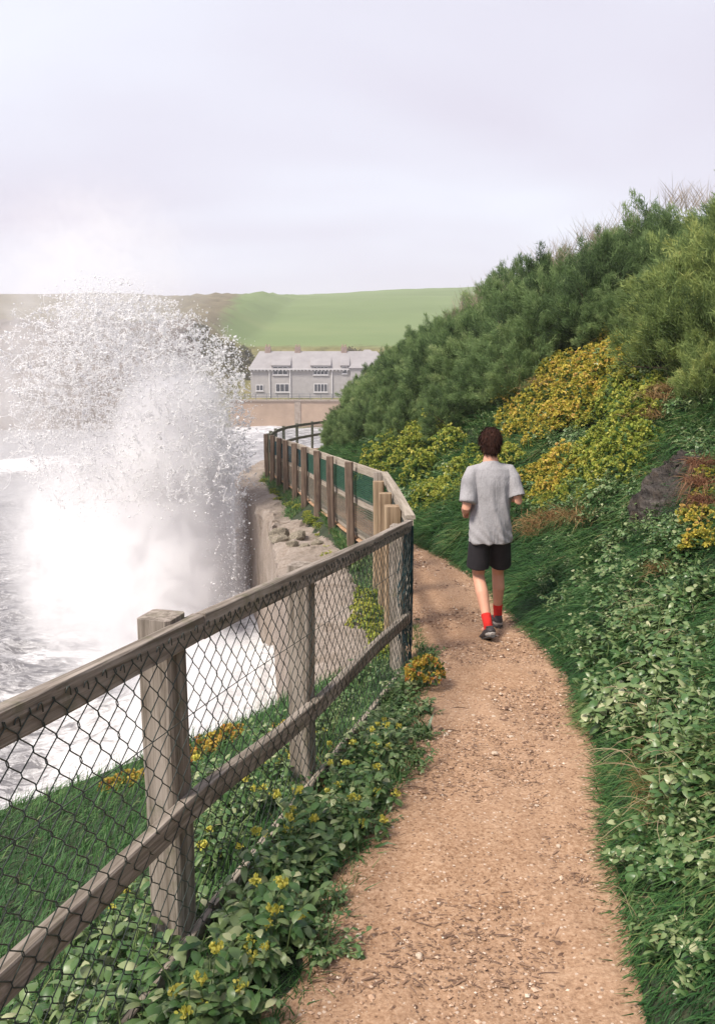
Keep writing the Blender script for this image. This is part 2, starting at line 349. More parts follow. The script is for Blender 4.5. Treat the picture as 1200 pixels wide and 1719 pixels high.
# bank
d = np.concatenate([np.arange(-0.06, 4.5, 0.06), np.array([4.8, 5.3, 6, 7, 9, 12, 18, 30, 60])])[None]
X = xr(YY) + d; Y2 = YY + 0 * X
Z = np.where(d > 0, g(Y2) + bank_h(d + 0 * X, Y2), g(Y2) - 0.01)
tag(grid('bank', Ys, np.stack([X, Y2, Z], -1), M['soil']), kind='structure')
# verge and seaward ledge with its drop to the sea
u = np.linspace(0, 1, 40)[None]
X = xe(YY) + u * (xl(YY) + 0.1 - xe(YY)); Y2 = YY + 0 * X; Z = H(X, Y2); Z = np.where(u > 0.97, g(Y2) - 0.02, Z)
top = np.stack([X, Y2, Z], -1)
drop = []
for q, (dx, dz) in enumerate([(0.55, -7.6), (0.45, -5.5), (0.3, -3.5), (0.22, -2.0), (0.12, -1.0), (0.04, -0.35), (0.0, -0.1)]):
    Xq = X[:, :1] - dx * np.where(YY < 6, 1, 0.1); jit = 0.12 * wav(np.stack([Xq + q, Y2[:, :1] * 1.0], -1), 3.0, 1) * np.where(YY < 6, 1, 0)
    drop.append(np.stack([Xq + jit * (dz < -0.2), Y2[:, :1], Z[:, :1] + dz], -1))
tag(grid('cliff_ledge', Ys, np.concatenate(drop + [top], 1), M['soil']), kind='structure')

def hit(px, py, y0=1.0, y1=40.0):
    """where the sight line through a photo point meets the ground"""
    a = (np.atleast_1d(px).astype(float) - 600) / FPX; b_ = (859.5 - np.atleast_1d(py).astype(float)) / FPX
    dy = math.cos(PITCH) + b_ * math.sin(PITCH); dz = -math.sin(PITCH) + b_ * math.cos(PITCH)
    yy = np.arange(y0, y1, 0.04)[None]; XX = (a / dy)[:, None] * yy; ZZ = (dz / dy)[:, None] * yy
    under = H(XX, yy + 0 * XX) > ZZ; k = np.argmax(under, 1); ok = under.any(1)
    y = yy[0][k]; x = (a / dy) * y
    return np.stack([x, y, H(x, y)], -1), ok
def in_poly(n, pg):
    pg = np.array(pg, float); lo, hi = pg.min(0), pg.max(0); outp = []
    while len(outp) < n:
        p = rng.uniform(lo, hi); c = False; j = len(pg) - 1
        for i in range(len(pg)):
            if (pg[i, 1] > p[1]) != (pg[j, 1] > p[1]) and p[0] < (pg[j, 0] - pg[i, 0]) * (p[1] - pg[i, 1]) / (pg[j, 1] - pg[i, 1]) + pg[i, 0]: c = not c
            j = i
        if c: outp.append(p)
    return np.array(outp)

# ------------------------------------------------------------------ sea
SEA = -7.85
xs = np.concatenate([-np.geomspace(900, 40, 30), np.arange(-39, -14, 0.5), np.arange(-14, 6, 0.18), np.arange(6, 60, 4)])
ys = np.concatenate([np.arange(2, 26, 0.18), np.arange(26, 60, 0.5), np.arange(60, 148, 1.2), np.array([160, 200, 300, 500, 900])])
XX, YY2 = np.meshgrid(xs, ys); P = np.stack([XX, YY2], -1)
wp = np.array([(w[0], w[1]) for w in WALL]); dist = np.full(XX.shape, 99.0)
wpl = [(-2.9, 2), (-2.5, 4.6), (-0.9, 5.6)] + [tuple(w) for w in wp]
for (ax, ay), (bx, by) in zip(wpl[:-1], wpl[1:]):
    ex, ey = bx - ax, by - ay; tt = np.clip(((XX - ax) * ex + (YY2 - ay) * ey) / (ex * ex + ey * ey), 0, 1)
    dist = np.minimum(dist, np.hypot(XX - ax - tt * ex, YY2 - ay - tt * ey))
near = np.exp(-((XX + 6) / 22) ** 2) * np.exp(-((YY2 - 16) / 40) ** 2)
Zs = SEA + 0.30 * wav(P * np.array([0.5, 1]), 0.35) + 0.16 * wav(P * np.array([0.6, 1]), 0.95, 1) + near * (0.10 * wav(P, 2.3, 2) + 0.05 * wav(P, 5.1, 3))
surge = np.exp(-(dist / 2.6) ** 2) * poly(YY2, [(3, 1.4), (6, 3.2), (10, 3.4), (13, 2.6), (18, 2.0), (24, 1.0), (30, 0.5)])
Zs = Zs + surge * (1 + 0.16 * wav(P, 1.7, 3) + 0.08 * wav(P, 4.0))
brk = 1.5 * np.exp(-((YY2 - 62 - 0.25 * (XX + 25) - 2 * np.sin(XX / 5)) / 1.8) ** 2) * np.exp(-((XX + 27) / 11) ** 2)
Zs += brk
fm = np.clip(1.15 * np.exp(-(dist / 5.6) ** 2) + 0.25 * np.exp(-((YY2 - 128) / 16) ** 2) + 0.8 * np.clip(brk, 0, 1) + 0.45 * np.exp(-((YY2 - 110) / 40) ** 2) * (XX > -24), 0, 1.2)
rows = np.stack([XX, YY2, Zs], -1); n_, k_, _ = rows.shape
i = np.arange(n_ - 1)[:, None] * k_ + np.arange(k_ - 1)[None]
me = np_mesh('sea', rows.reshape(-1, 3), np.stack([i, i + 1, i + k_ + 1, i + k_], -1).reshape(-1, 4), True, fm.ravel())
m, t, b, o = newmat('sea_water')
v = worldcoord(t, (0.55, 1.1, 0.6)); n1 = noise(t, 0.55, 8, 0.68, v, 1.2); n2 = noise(t, 2.6, 6, 0.7, v, 1.5); n3 = noise(t, 9, 5, 0.6, v)
at_ = N(t, 'ShaderNodeAttribute', attribute_name='tint')
f = math2(t, 'ADD', math2(t, 'MULTIPLY', at_.outputs['Fac'], 0.50), math2(t, 'MULTIPLY', math2(t, 'SUBTRACT', math2(t, 'ADD', math2(t, 'MULTIPLY', n1, 0.6), math2(t, 'MULTIPLY', n2, 0.4)), 0.5), 2.4))
fo = ramp(t, f, [(0.16, (0, 0, 0)), (0.40, (1, 1, 1))])
lace = ramp(t, math2(t, 'ABSOLUTE', math2(t, 'SUBTRACT', n2, 0.5), 0), [(0.0, (0.75,) * 3), (0.035, (0, 0, 0))])
fo = mixc(t, 1.0, fo, lace, 'LIGHTEN')
wc = ramp(t, n2, [(0.3, (0.155, 0.150, 0.160)), (0.7, (0.235, 0.225, 0.225))])
fc = ramp(t, n3, [(0.32, (0.42, 0.41, 0.425)), (0.60, (0.82, 0.81, 0.815))])
t.links.new(mixc(t, fo, wc, fc), b.inputs['Base Color'])
t.links.new(math2(t, 'ADD', math2(t, 'MULTIPLY', fo, 0.5), 0.28), b.inputs['Roughness'])
b.inputs['Specular IOR Level'].default_value = 0.4
bump(t, b, math2(t, 'ADD', n2, math2(t, 'MULTIPLY', n3, 0.5)), 0.7, 0.12)
M['sea'] = m
tag(link('sea', me, m), kind='structure')

# ------------------------------------------------------------------ far shore
def far_h(X, Y):
    base = poly(Y, [(100, -9), (128, -8.5), (137, -3.4), (146, -3.2), (152, 1), (165, 6.4), (200, 12), (300, 29), (400, 42.5), (470, 46), (700, 40), (1500, 30)])
    s = 1 + 0.0011 * np.clip(X, -60, 90) * np.clip((Y - 160) / 200, 0, 1)
    cl = np.where(X < -24, np.clip((-24 - X) / 10, 0, 1), 0)
    b2 = poly(Y, [(100, -9), (118, -8.6), (126, 1), (140, 7), (165, 12), (200, 17), (300, 32), (400, 42.5), (470, 46), (700, 40), (1500, 30)])
    Hh = base * (1 - cl) + b2 * cl
    return Hh * s + np.clip((Y - 150) / 60, 0, 1) * (0.5 * wav(np.stack([X, Y], -1), 0.05) + 0.2 * wav(np.stack([X, Y], -1), 0.2, 1)) + cl * np.clip((Y - 116) / 6, 0, 1) * 0.8 * wav(np.stack([X, Y], -1), 0.45, 2)
ys = np.concatenate([np.arange(110, 170, 1.0), np.arange(170, 480, 5), np.array([500, 560, 640, 760, 900, 1200, 1600])])
xs = np.concatenate([-np.geomspace(700, 72, 14), np.arange(-70, 70, 1.6), np.geomspace(72, 700, 14)])
XX, YY2 = np.meshgrid(xs, ys); rows = np.stack([XX, YY2, far_h(XX, YY2)], -1)
m, t, b, o = newmat('far_land'); geo = N(t, 'ShaderNodeNewGeometry'); sp = N(t, 'ShaderNodeSeparateXYZ'); t.links.new(geo.outputs['Position'], sp.inputs[0])
v = worldcoord(t, (0.012, 0.03, 0.03)); n1 = noise(t, 1.0, 5, 0.6, v); n2 = noise(t, 0.25, 6, 0.7, worldcoord(t))
field = ramp(t, n1, [(0.3, (0.125, 0.175, 0.072)), (0.55, (0.15, 0.205, 0.085)), (0.75, (0.185, 0.225, 0.10))])
scrub = ramp(t, n2, [(0.3, (0.085, 0.085, 0.035)), (0.5, (0.17, 0.16, 0.07)), (0.68, (0.26, 0.21, 0.11))])
cliff = ramp(t, n2, [(0.3, (0.075, 0.062, 0.052)), (0.6, (0.165, 0.135, 0.115))])
yw = math2(t, 'ADD', sp.outputs['Y'], math2(t, 'MULTIPLY', n2, 14))
c = mixc(t, ramp(t, math2(t, 'DIVIDE', yw, 400), [(0.428, (0, 0, 0)), (0.44, (1, 1, 1))]), scrub, field)
xw = math2(t, 'ADD', sp.outputs['X'], math2(t, 'MULTIPLY', n2, 10))
moor = ramp(t, n2, [(0.3, (0.10, 0.085, 0.055)), (0.65, (0.19, 0.165, 0.105))])
bnd = math2(t, 'ADD', math2(t, 'ADD', sp.outputs['X'], math2(t, 'MULTIPLY', n2, 9)), math2(t, 'MULTIPLY', sp.outputs['Y'], 0.115))
c = mixc(t, ramp(t, math2(t, 'ADD', math2(t, 'MULTIPLY', bnd, 0.02), 0.5), [(0.36, (1, 1, 1)), (0.44, (0, 0, 0))]), c, moor)
c = mixc(t, math2(t, 'MULTIPLY', math2(t, 'LESS_THAN', xw, -23), math2(t, 'LESS_THAN', yw, 170)), c, cliff)
t.links.new(c, b.inputs['Base Color']); b.inputs['Roughness'].default_value = 1; b.inputs['Specular IOR Level'].default_value = 0.05
i = np.arange(len(ys) - 1)[:, None] * len(xs) + np.arange(len(xs) - 1)[None]
tag(link('hill', np_mesh('hill', rows.reshape(-1, 3), np.stack([i, i + 1, i + len(xs) + 1, i + len(xs)], -1).reshape(-1, 4)), m), kind='structure')

# shrubs of the far shore: one crown of leaf faces on a short stem
def crown_mesh(name, r, h, n, leaf, seed_tint=(0, 1)):
    acc = Acc(); p = rdirs(n); p[:, 2] = np.abs(p[:, 2]); rad = rng.uniform(0.55, 1, n) ** 0.5
    lump = 1 + 0.22 * wav(p, 2.6) + 0.12 * wav(p, 5.2, 1)
    P_ = p * (rad * lump)[:, None] * np.array([r, r, h]); dv = norm(p + 0.7 * rdirs(n))
    ribbons(acc, P_, dv, sidevec(dv), leaf * rng.uniform(0.6, 1.3, n), leaf * 0.7, 0.1, [(0, 0.5), (0.5, 1), (1, 0.2)], np.clip(rng.uniform(*seed_tint, n), 0, 1))
    return acc.mesh(name)
M['farleaf'] = leafmat('far_scrub', [(0.0, (0.09, 0.105, 0.05)), (0.5, (0.18, 0.18, 0.085)), (1.0, (0.29, 0.245, 0.14))], 0.8, 0.2, 0.2, 0.1)
M['fartree'] = leafmat('far_tree', [(0.0, (0.03, 0.045, 0.03)), (1.0, (0.09, 0.11, 0.06))], 0.8, 0.2, 0.1, 0.1)
def shrub_proto(name, mat, r, h, n, leaf):
    e_ = empty(name); link('crown', crown_mesh('crown', r, h, n, leaf), mat, e_)
    a = Acc(); tube(a, [(0, 0, -0.5), (0.05, 0, h * 0.3), (0.1, 0.05, h * 0.6)], [0.06 * r, 0.05 * r, 0.02 * r], 6); link('stem', a.mesh('stem'), M['branch'], e_)
    return e_
protos = [shrub_proto('scrub_bush', M['farleaf'], 2.2, 1.7, 900, 0.45) for _ in range(3)]
k = 0
for X in np.arange(-32, 26, 2.1):
    for rw in range(2):
        s_ = protos[k] if k < 3 else copy_tree(protos[k % 3])
        x = X + random.uniform(-0.9, 0.9); y = 152 + rw * 6 + random.uniform(-2, 2)
        if -14 < x < 8 and random.random() < 0.35: k += 1; continue
        sc = random.uniform(0.55, 1.05) if x > -22 else random.uniform(0.8, 1.25)
        s_.location = (x, y, float(far_h(np.array(x), np.array(y))) - 0.3); s_.scale = (sc, sc, sc); s_.rotation_euler[2] = random.uniform(0, 6.28)
        tag(s_, 'olive brown scrub bush on the slope behind the grey terraced house', 'bush', 'scrub bushes behind the far house'); k += 1
tp = [shrub_proto('hedge_tree', M['fartree'], 3.0, 2.6, 420, 0.9) for _ in range(2)]
k = 0
for X in list(np.arange(-62, -8, 3.6)) + [24, 27, 30, 33, 36, 52, 56]:
    s_ = tp[k] if k < 2 else copy_tree(tp[k % 2]); x = X + random.uniform(-1, 1); y = 466 + random.uniform(-4, 4)
    sc = random.uniform(0.45, 1.0) * (0.7 if X > 0 else 1); s_.location = (x, y, float(far_h(np.array(x), np.array(y))) - 0.2); s_.scale = (sc * 1.4, sc, sc)
    tag(s_, 'small dark hedgerow tree on the skyline above the green field', 'tree', 'hedgerow trees along the skyline'); k += 1

# far house -------------------------------------------------------
M['render_grey'] = plain('grey_render', (0.37, 0.355, 0.35), 0.9, 1.2, 0.12)
M['slate'] = plain('slate_roof', (0.295, 0.28, 0.285), 0.8, 0.6, 0.12)
M['white'] = plain('white_paint', (0.62, 0.61, 0.61), 0.5)
M['pane'] = plain('dark_pane', (0.035, 0.04, 0.05), 0.12, spec=0.6)
M['brick'] = plain('chimney_brick', (0.27, 0.20, 0.17), 0.9, 3, 0.2)
M['tanwall'] = plain('tan_seawall', (0.36, 0.265, 0.20), 0.95, 0.35, 0.18)
HY = 137.0; HX0, HX1 = -18.6, 6.0; ZB, ZE, ZR = -3.35, 1.62, 4.75
hs = empty('terraced_house', (HX0, HY, ZB)); L0 = Vector((HX0, HY, ZB))
def part(name, acc, mat, par, org=None, smooth=False):
    org = Vector(org if org is not None else par.location); me_ = acc.mesh(name, smooth)
    me_.transform(Matrix.Translation(-org)); return link(name, me_, mat, par)
def bpart(name, lo, hi, mat, par, org): a = Acc(); box_acc(a, lo, hi); return part(name, a, mat, par, org)
bpart('wall', (HX0, HY, ZB - 0.6), (HX1, HY + 7, ZE), M['render_grey'], hs, L0)
a = Acc(); ov = 0.35; zr0 = ZE - 0.05
a.add(np.array([(HX0 - ov, HY - ov, zr0), (HX1 + ov, HY - ov, zr0), (HX1 + ov, HY + 7 + ov, zr0), (HX0 - ov, HY + 7 + ov, zr0), (HX0 + 1.2, HY + 3.5, ZR), (HX1 - 2.6, HY + 3.5, ZR)]),
      np.array([(0, 1, 5, 4), (2, 3, 4, 5), (3, 2, 1, 0)]))
a.add(np.array([(HX0 - ov, HY - ov, zr0), (HX0 + 1.2, HY + 3.5, ZR), (HX0 - ov, HY + 7 + ov, zr0), (HX1 + ov, HY - ov, zr0), (HX1 + ov, HY + 7 + ov, zr0), (HX1 - 2.6, HY + 3.5, ZR)]), np.array([(0, 1, 2), (3, 4, 5)]))
roof = part('roof', a, M['slate'], hs, L0)
for cx in (-15.9, -10.6, -2.4):
    ch = bpart('chimney', (cx - 0.5, HY + 3.1, ZR - 0.8), (cx + 0.5, HY + 4.1, ZR + 0.75), M['brick'], roof, L0)
    a = Acc(); [tube(a, [(cx + q, HY + 3.6, ZR + 0.7), (cx + q, HY + 3.6, ZR + 1.15)], 0.14, 8) for q in (-0.25, 0.25)]; part('chimney_pot', a, M['tanwall'], roof, L0)
for x0, x1 in ((-11.9, -5.2), (-5.0, -0.2)):
    pass
for x0, x1 in ((-15.0, -11.6), (-8.2, -4.6), (-3.0, -1.4)):       # raised eaves over the upper windows
    a = Acc(); a.add(np.array([(x0, HY - 0.42, ZE + 0.62), (x1, HY - 0.42, ZE + 0.62), (x1, HY + 2.4, ZE + 2.2), (x0, HY + 2.4, ZE + 2.2), (x0, HY - 0.42, ZE + 0.5), (x1, HY - 0.42, ZE + 0.5), (x1, HY + 1.2, ZE + 0.5), (x0, HY + 1.2, ZE + 0.5)]),
                     np.array([(0, 1, 2, 3), (0, 4, 5, 1), (1, 5, 6, 2), (3, 7, 4, 0)])); part('dormer_roof', a, M['slate'], roof, L0)
    bpart('dormer_wall', (x0 + 0.1, HY - 0.02, ZE - 0.2), (x1 - 0.1, HY + 1.0, ZE + 0.5), M['render_grey'], hs, L0)
def win(x0, x1, z0, z1, nm):
    w = bpart('window', (x0, HY - 0.10, z0), (x1, HY - 0.03, z1), M['white'], hs, L0)
    cw = (x1 - x0 - 0.12) / nm
    for q in range(nm):
        bpart('pane', (x0 + 0.12 + q * cw, HY - 0.125, z0 + 0.14), (x0 + (q + 1) * cw, HY - 0.105, z1 - 0.14), M['pane'], w, L0)
    bpart('sill', (x0 - 0.1, HY - 0.2, z0 - 0.1), (x1 + 0.1, HY - 0.031, z0 + 0.01), M['white'], w, L0)
win(-14.7, -12.1, 0.55, 2.05, 3); win(-7.7, -5.1, 0.55, 2.05, 4); win(-2.7, -1.8, 0.75, 2.0, 1)
win(-17.7, -16.4, -2.2, -1.1, 2); win(-14.3, -11.9, -2.4, -0.9, 3); win(-7.6, -5.2, -2.4, -0.9, 4)
for cx in (-15.3, -11.7, -4.45):
    a = Acc(); tube(a, [(cx, HY - 0.15, ZB), (cx, HY - 0.15, ZE)], 0.10, 6); part('downpipe', a, M['white'], hs, L0)
bpart('gutter', (HX0 - 0.3, HY - 0.52, ZE - 0.16), (HX1 + 0.3, HY - 0.36, ZE + 0.02), M['white'], hs, L0)
a = Acc()
for q in np.arange(HX0 - 0.2, HX1, 0.62): a.add(np.array([(q, HY - 0.44, ZE - 0.17), (q + 0.5, HY - 0.44, ZE - 0.17), (q + 0.25, HY - 0.44, ZE - 0.46)]), np.array([(0, 2, 1)]))
part('scalloped_fascia', a, M['white'], hs, L0)
tag(hs, 'long grey two-storey terraced house with slate roof above the far sea wall', 'house')
# annex gable at the right end
ax = empty('hipped_annex', (-1.0, HY + 2, ZB)); LA = ax.location.copy()
bpart('wall', (-0.8, HY + 1.0, ZB), (6.6, HY - 1.0 + 8, ZE), M['render_grey'], ax, LA)
a = Acc(); a.add(np.array([(-1.6, HY - 0.9, ZE + 0.1), (7.0, HY - 0.9, ZE + 0.1), (7.0, HY + 8, ZE + 0.1), (-1.6, HY + 8, ZE + 0.1), (1.2, HY + 3.2, ZR + 0.25), (2.2, HY + 3.2, ZR + 0.25)]), np.array([(0, 1, 5, 4), (2, 3, 4, 5), (3, 2, 1, 0)]))
a.add(np.array([(-1.6, HY - 0.9, ZE + 0.1), (1.2, HY + 3.2, ZR + 0.25), (-1.6, HY + 8, ZE + 0.1), (7.0, HY - 0.9, ZE + 0.1), (7.0, HY + 8, ZE + 0.1), (2.2, HY + 3.2, ZR + 0.25)]), np.array([(0, 1, 2), (3, 4, 5)]))
part('roof', a, M['slate'], ax, LA)
bpart('wall', (-1.2, HY - 0.6, ZB), (6.6, HY + 0.99, ZE + 0.08), M['render_grey'], ax, LA)
tag(ax, 'grey annex with pale hipped slate roof at the terrace end behind bushes', 'house')
# far sea wall with railing
fw = empty('far_sea_wall', (-19.5, 129, -9)); LF = fw.location.copy()
for q, (x0, x1) in enumerate(((-21, -10.4), (-9.4, 16), (-10.4, -9.4))):
    bpart(('wall_panel', 'wall_panel', 'pilaster')[q], (x0, 129.0 - (0.12 if q == 2 else 0), -9.5), (x1, 131.5, -3.75), M['tanwall'] if q < 2 else M['concrete'], fw, LF)
bpart('coping', (-21.1, 128.8, -3.748), (16, 131.6, -3.5), M['concrete'], fw, LF)
tag(fw, 'tan masonry sea wall below the grey terraced house', 'sea wall')
rl = empty('far_railing', (-19, 129.4, -3.5)); LR = rl.location.copy()
M['railmetal'] = plain('railing_paint', (0.14, 0.15, 0.16), 0.5)
for z_ in (-2.95, -2.55): a = Acc(); tube(a, [(-20.5, 129.4, z_), (16, 129.4, z_)], 0.04, 6); part('rail', a, M['railmetal'], rl, LR)
for q in np.arange(-20.4, 16, 1.8): a = Acc(); tube(a, [(q, 129.4, -3.52), (q, 129.4, -2.5)], 0.05, 6); part('post', a, M['railmetal'], rl, LR)
tag(rl, 'thin grey metal railing along the top of the far sea wall', 'railing')

# ------------------------------------------------------------------ near sea wall
sw = empty('sea_wall', (-0.32, 5.95, -2.4))
pts = np.array(WALL); s_ = np.concatenate([[0], np.cumsum(np.hypot(*np.diff(pts[:, :2], axis=0).T))])
ss = np.arange(0, s_[-1], 0.09); cxs = np.stack([np.interp(ss, s_, pts[:, q]) for q in range(3)], -1)
tan = norm(np.gradient(cxs[:, :2], axis=0)); nrm_ = np.stack([tan[:, 1], -tan[:, 0]], -1)   # points inland
sec = [(0.04, -7.0)] + [(0.02, z_) for z_ in np.arange(-6.6, -0.2, 0.22)] + [(0.0, -0.10), (0.03, -0.02)] + [(w_, 0.0) for w_ in np.arange(0.1, 0.95, 0.085)] + [(0.97, -0.06), (1.0, -0.5), (1.0, -1.2)]
rows = []
rough = np.exp(-((cxs[:, 1] - 13.0) / 1.7) ** 2)
for o_, z_ in sec:
    x = cxs[:, 0] + nrm_[:, 0] * o_ * (1 + 0.25 * rough); y = cxs[:, 1] + nrm_[:, 1] * o_; z = cxs[:, 2] + z_
    P_ = np.stack([x, y, z], -1); j = 0.035 * wav(P_, 3.2) + 0.022 * wav(P_, 9, 1) + 0.012 * wav(P_, 24, 2)
    edge_ = 1.0 if z_ > -0.3 else 0.5
    ch = 0.05 * np.clip(wav(P_, 4.5, 3) - 0.1, 0, 1) * (o_ < 0.12) * (z_ > -0.5)
    rows.append(np.stack([x + nrm_[:, 0] * (j * edge_ + ch), y + nrm_[:, 1] * (j * edge_ + ch), z + (z_ > -0.2) * (j * (0.9 + 2.0 * rough) - ch * 0.8 + 0.10 * rough)], -1))
rows = np.stack(rows, 1) - np.array(sw.location)[None, None]
n_, k_, _ = rows.shape; i = np.arange(n_ - 1)[:, None] * k_ + np.arange(k_ - 1)[None]
F = np.stack([i, i + k_, i + k_ + 1, i + 1], -1).reshape(-1, 4)
link('wall_body', np_mesh('wall_body', rows.reshape(-1, 3), F, False), M['concrete'], sw)
a = Acc(); V = np.concatenate([rows[0], rows[0] + np.array([0.05, -0.35, -0.12])]); F = np.array([(q, q + 1, k_ + q + 1, k_ + q) for q in range(k_ - 1)]); a.add(V, F)
c0 = rows[0][:, :].copy(); cen = rows[0] + np.array([0.05, -0.35, -0.12]); mid = cen.copy(); mid[:, 0] = cen[len(sec) - 2, 0] ; mid[:, 1] = cen[len(sec) - 2, 1]
a.add(np.concatenate([cen, mid]), F)
link('wall_end', a.mesh('wall_end', False), M['concrete'], sw)
tag(sw, 'rough tan concrete sea wall with a broken top below the timber fence', 'sea wall')
def stone_mesh(name, n=2, rough=0.25):
    bm = bmesh.new(); bmesh.ops.create_icosphere(bm, subdivisions=n, radius=1)
    for v_ in bm.verts:
        p = np.array(v_.co); q = float(wav(p[None] + 3 * len(name), 1.6)[0]) * rough + float(wav(p[None] + len(name), 3.7, 1)[0]) * rough * 0.5
        v_.co = Vector(np.sign(p) * np.abs(p) ** 0.75) * (1 + q)
    me_ = bpy.data.meshes.new(name); bm.to_mesh(me_); bm.free(); return me_
sm = [stone_mesh('stone' + 'x' * q) for q in range(3)]
for q in range(6):
    x, y = [(-1.0, 11.5), (-1.22, 11.9), (-0.8, 11.25), (-1.3, 12.5), (-0.62, 11.6), (-0.95, 12.2), (-0.5, 12.3), (-0.75, 12.9), (-0.35, 11.2), (-1.05, 10.9), (-0.7, 10.7)][q]
    s1 = random.uniform(0.07, 0.17); z = poly(y, [(w[1], w[2]) for w in WALL])
    o = link('rubble_stone', sm[q % 3], M['stone'], None, (x, y, z + 0.05 + 0.3 * s1)); o.scale = (s1 * 1.3, s1, s1 * 0.7); o.rotation_euler = (random.uniform(-0.3, 0.3), 0.2, random.uniform(0, 6))
    tag(o, 'loose mossy stone in the broken gap of the sea wall top', 'stone', 'loose stones on the broken sea wall')

# ------------------------------------------------------------------ fences
def board(name, p0, p1, h, th, mat, parent, org, up=(0, 0, 1), seg=8, warp=0.004, bev=0.004, sides=None):
    """a plank from p0 to p1 (centre line), local x along it, h tall, th thick"""
    p0, p1 = Vector(p0), Vector(p1); x = (p1 - p0); L = x.length; x.normalize(); y = Vector(up).cross(x).normalized(); z = x.cross(y)
    prof = [(-th / 2 + bev, -h / 2), (th / 2 - bev, -h / 2), (th / 2, -h / 2 + bev), (th / 2, h / 2 - bev), (th / 2 - bev, h / 2), (-th / 2 + bev, h / 2), (-th / 2, h / 2 - bev), (-th / 2, -h / 2 + bev)]
    V = []; ph = random.uniform(0, 6)
    for q in range(seg + 1):
        t_ = q / seg; wy = warp * math.sin(ph + t_ * 5); wz = warp * math.sin(ph * 2 + t_ * 7)
        for a_, b_ in prof: V.append((t_ * L, a_ + wy + random.uniform(-1, 1) * warp * 0.35, b_ + wz + random.uniform(-1, 1) * warp * 0.35))
    F = [(q * 8 + k_, q * 8 + (k_ + 1) % 8, (q + 1) * 8 + (k_ + 1) % 8, (q + 1) * 8 + k_) for q in range(seg) for k_ in range(8)]
    me_ = bpy.data.meshes.new(name); me_.from_pydata(V, [], [f[::-1] for f in F] + [tuple(range(8)), tuple(seg * 8 + k_ for k_ in range(7, -1, -1))]); me_.update()
    o_ = link(name, me_, mat, parent)
    mtx = Matrix((x, y, z)).transposed().to_4x4(); mtx.translation = p0 - Vector(org); o_.matrix_local = mtx
    return o_
# near chain-link fence
FD = Vector((0.2860, 1.0)).normalized()                         # along the fence in plan
FN = Vector((FD.y, -FD.x))                                      # towards the path
def fpt(Y, h, off=0.0):
    """point on the fence plane at distance Y, height h over the path there, off towards the path"""
    x = -0.54 + 0.286 * (Y - 2.35); p = Vector((x, Y, -1.6 - 0.085 * Y + h)); p.x += FN.x * off; p.y += FN.y * off; return p
nf = empty('chain_link_fence', fpt(2.35, -0.1)); LO = nf.location.copy()
RT = 0.042
YM = [0.25, 2.43, 5.58]
for y0, y1, w1, w2 in ((0.25, 2.43, 0, 0), (2.434, 5.585, 0, 0)):
    board('top_rail', fpt(y0, (1.035 if y0 < 1 else 1.048) - 0.042), fpt(y1, 1.048 - 0.042), 0.084, RT, M['wood'], nf, LO, seg=14, warp=0.004)
board('middle_rail', fpt(0.25, 0.475 - 0.047), fpt(2.42, 0.462 - 0.047), 0.082, RT, M['wood'], nf, LO, seg=14)
board('middle_rail', fpt(2.424, 0.455 - 0.047), fpt(3.45, 0.385 - 0.047), 0.082, RT, M['wood'], nf, LO, seg=8)
board('middle_rail', fpt(3.455, 0.385 - 0.047), fpt(5.58, 0.37 - 0.047), 0.082, RT, M['wood'], nf, LO, seg=12)
board('bottom_board', fpt(2.45, -0.075, 0.0), fpt(5.3, -0.095, 0.0), 0.13, 0.03, M['wood_light'], nf, LO, seg=12, warp=0.007)
board('bottom_board', fpt(0.3, -0.10, 0.0), fpt(2.44, -0.10, 0.0), 0.13, 0.03, M['wood'], nf, LO, seg=12, warp=0.006)
for Y, topz, wd in ((0.95, 1.03, 0.11), (2.33, 1.06, 0.115), (3.56, 1.035, 0.105), (5.50, 1.02, 0.10)):
    c_ = fpt(Y, -0.5, -(RT / 2 + wd / 2 + 0.001)); d_ = fpt(Y, topz, -(RT / 2 + wd / 2 + 0.001)); d_.x += random.uniform(-0.006, 0.006)
    p_ = board('post', c_, d_, wd, wd, M['wood'], nf, LO, up=(FN.x, FN.y, 0), seg=10, warp=0.004, bev=0.010)
# teal net bundled round the end post
a = Acc()
for q in range(26):
    ang = random.uniform(0, 6.28); c_ = fpt(5.53, 0, -0.045); pts_ = []
    for k_ in range(14):
        h_ = -0.05 + 1.06 * k_ / 13; ang += random.uniform(-0.5, 0.5); rr = random.uniform(0.066, 0.082)
        pts_.append((c_.x + rr * math.cos(ang), c_.y + rr * math.sin(ang), c_.z + h_))
    tube(a, pts_, 0.0045, 4, cap=False)
part('bundled_net', a, M['net'], nf, LO, True)
# mesh wires: zigzag wires hooked into each other
PW, PH = 0.041, 0.0455; MT = 1.012; MB_ = -0.05
def wire_mesh(phase, name):
    a_ = Acc(); pts_ = []; nseg = int((MT - MB_) / PH)
    for q in range(nseg + 1):
        sg = 1 if (q + phase) % 2 else -1; z_ = MT - q * PH
        for dz in (0.005, -0.005):
            ux = sg * (PW / 2 + 0.0022); pts_.append((ux, sg * 0.0015 + (0.0013 if dz > 0 else -0.0013), z_ + dz - ux * 0.0817))
    tube(a_, pts_, 0.0018, 5, ref=(0, 1, 0), cap=False)
    return a_.mesh(name)
wm = [wire_mesh(0, 'zigzag_wire'), wire_mesh(1, 'zigzag_wire')]
a = Acc()
for hh in (0.745, 0.02):
    tube(a, [tuple(fpt(y, hh + 0.006 * math.sin(y * 3), RT / 2 + 0.0055)) for y in np.linspace(0.3, 5.5, 40)], 0.0016, 5, cap=False)
mesh_part = part('wire_mesh', a, M['wire'], nf, LO, True)
slope = math.atan2(0.085, math.hypot(1, 0.286)); nw = int((5.52 - 0.3) * math.hypot(1, .286) / PW)
ang = math.atan2(FD.y, FD.x)
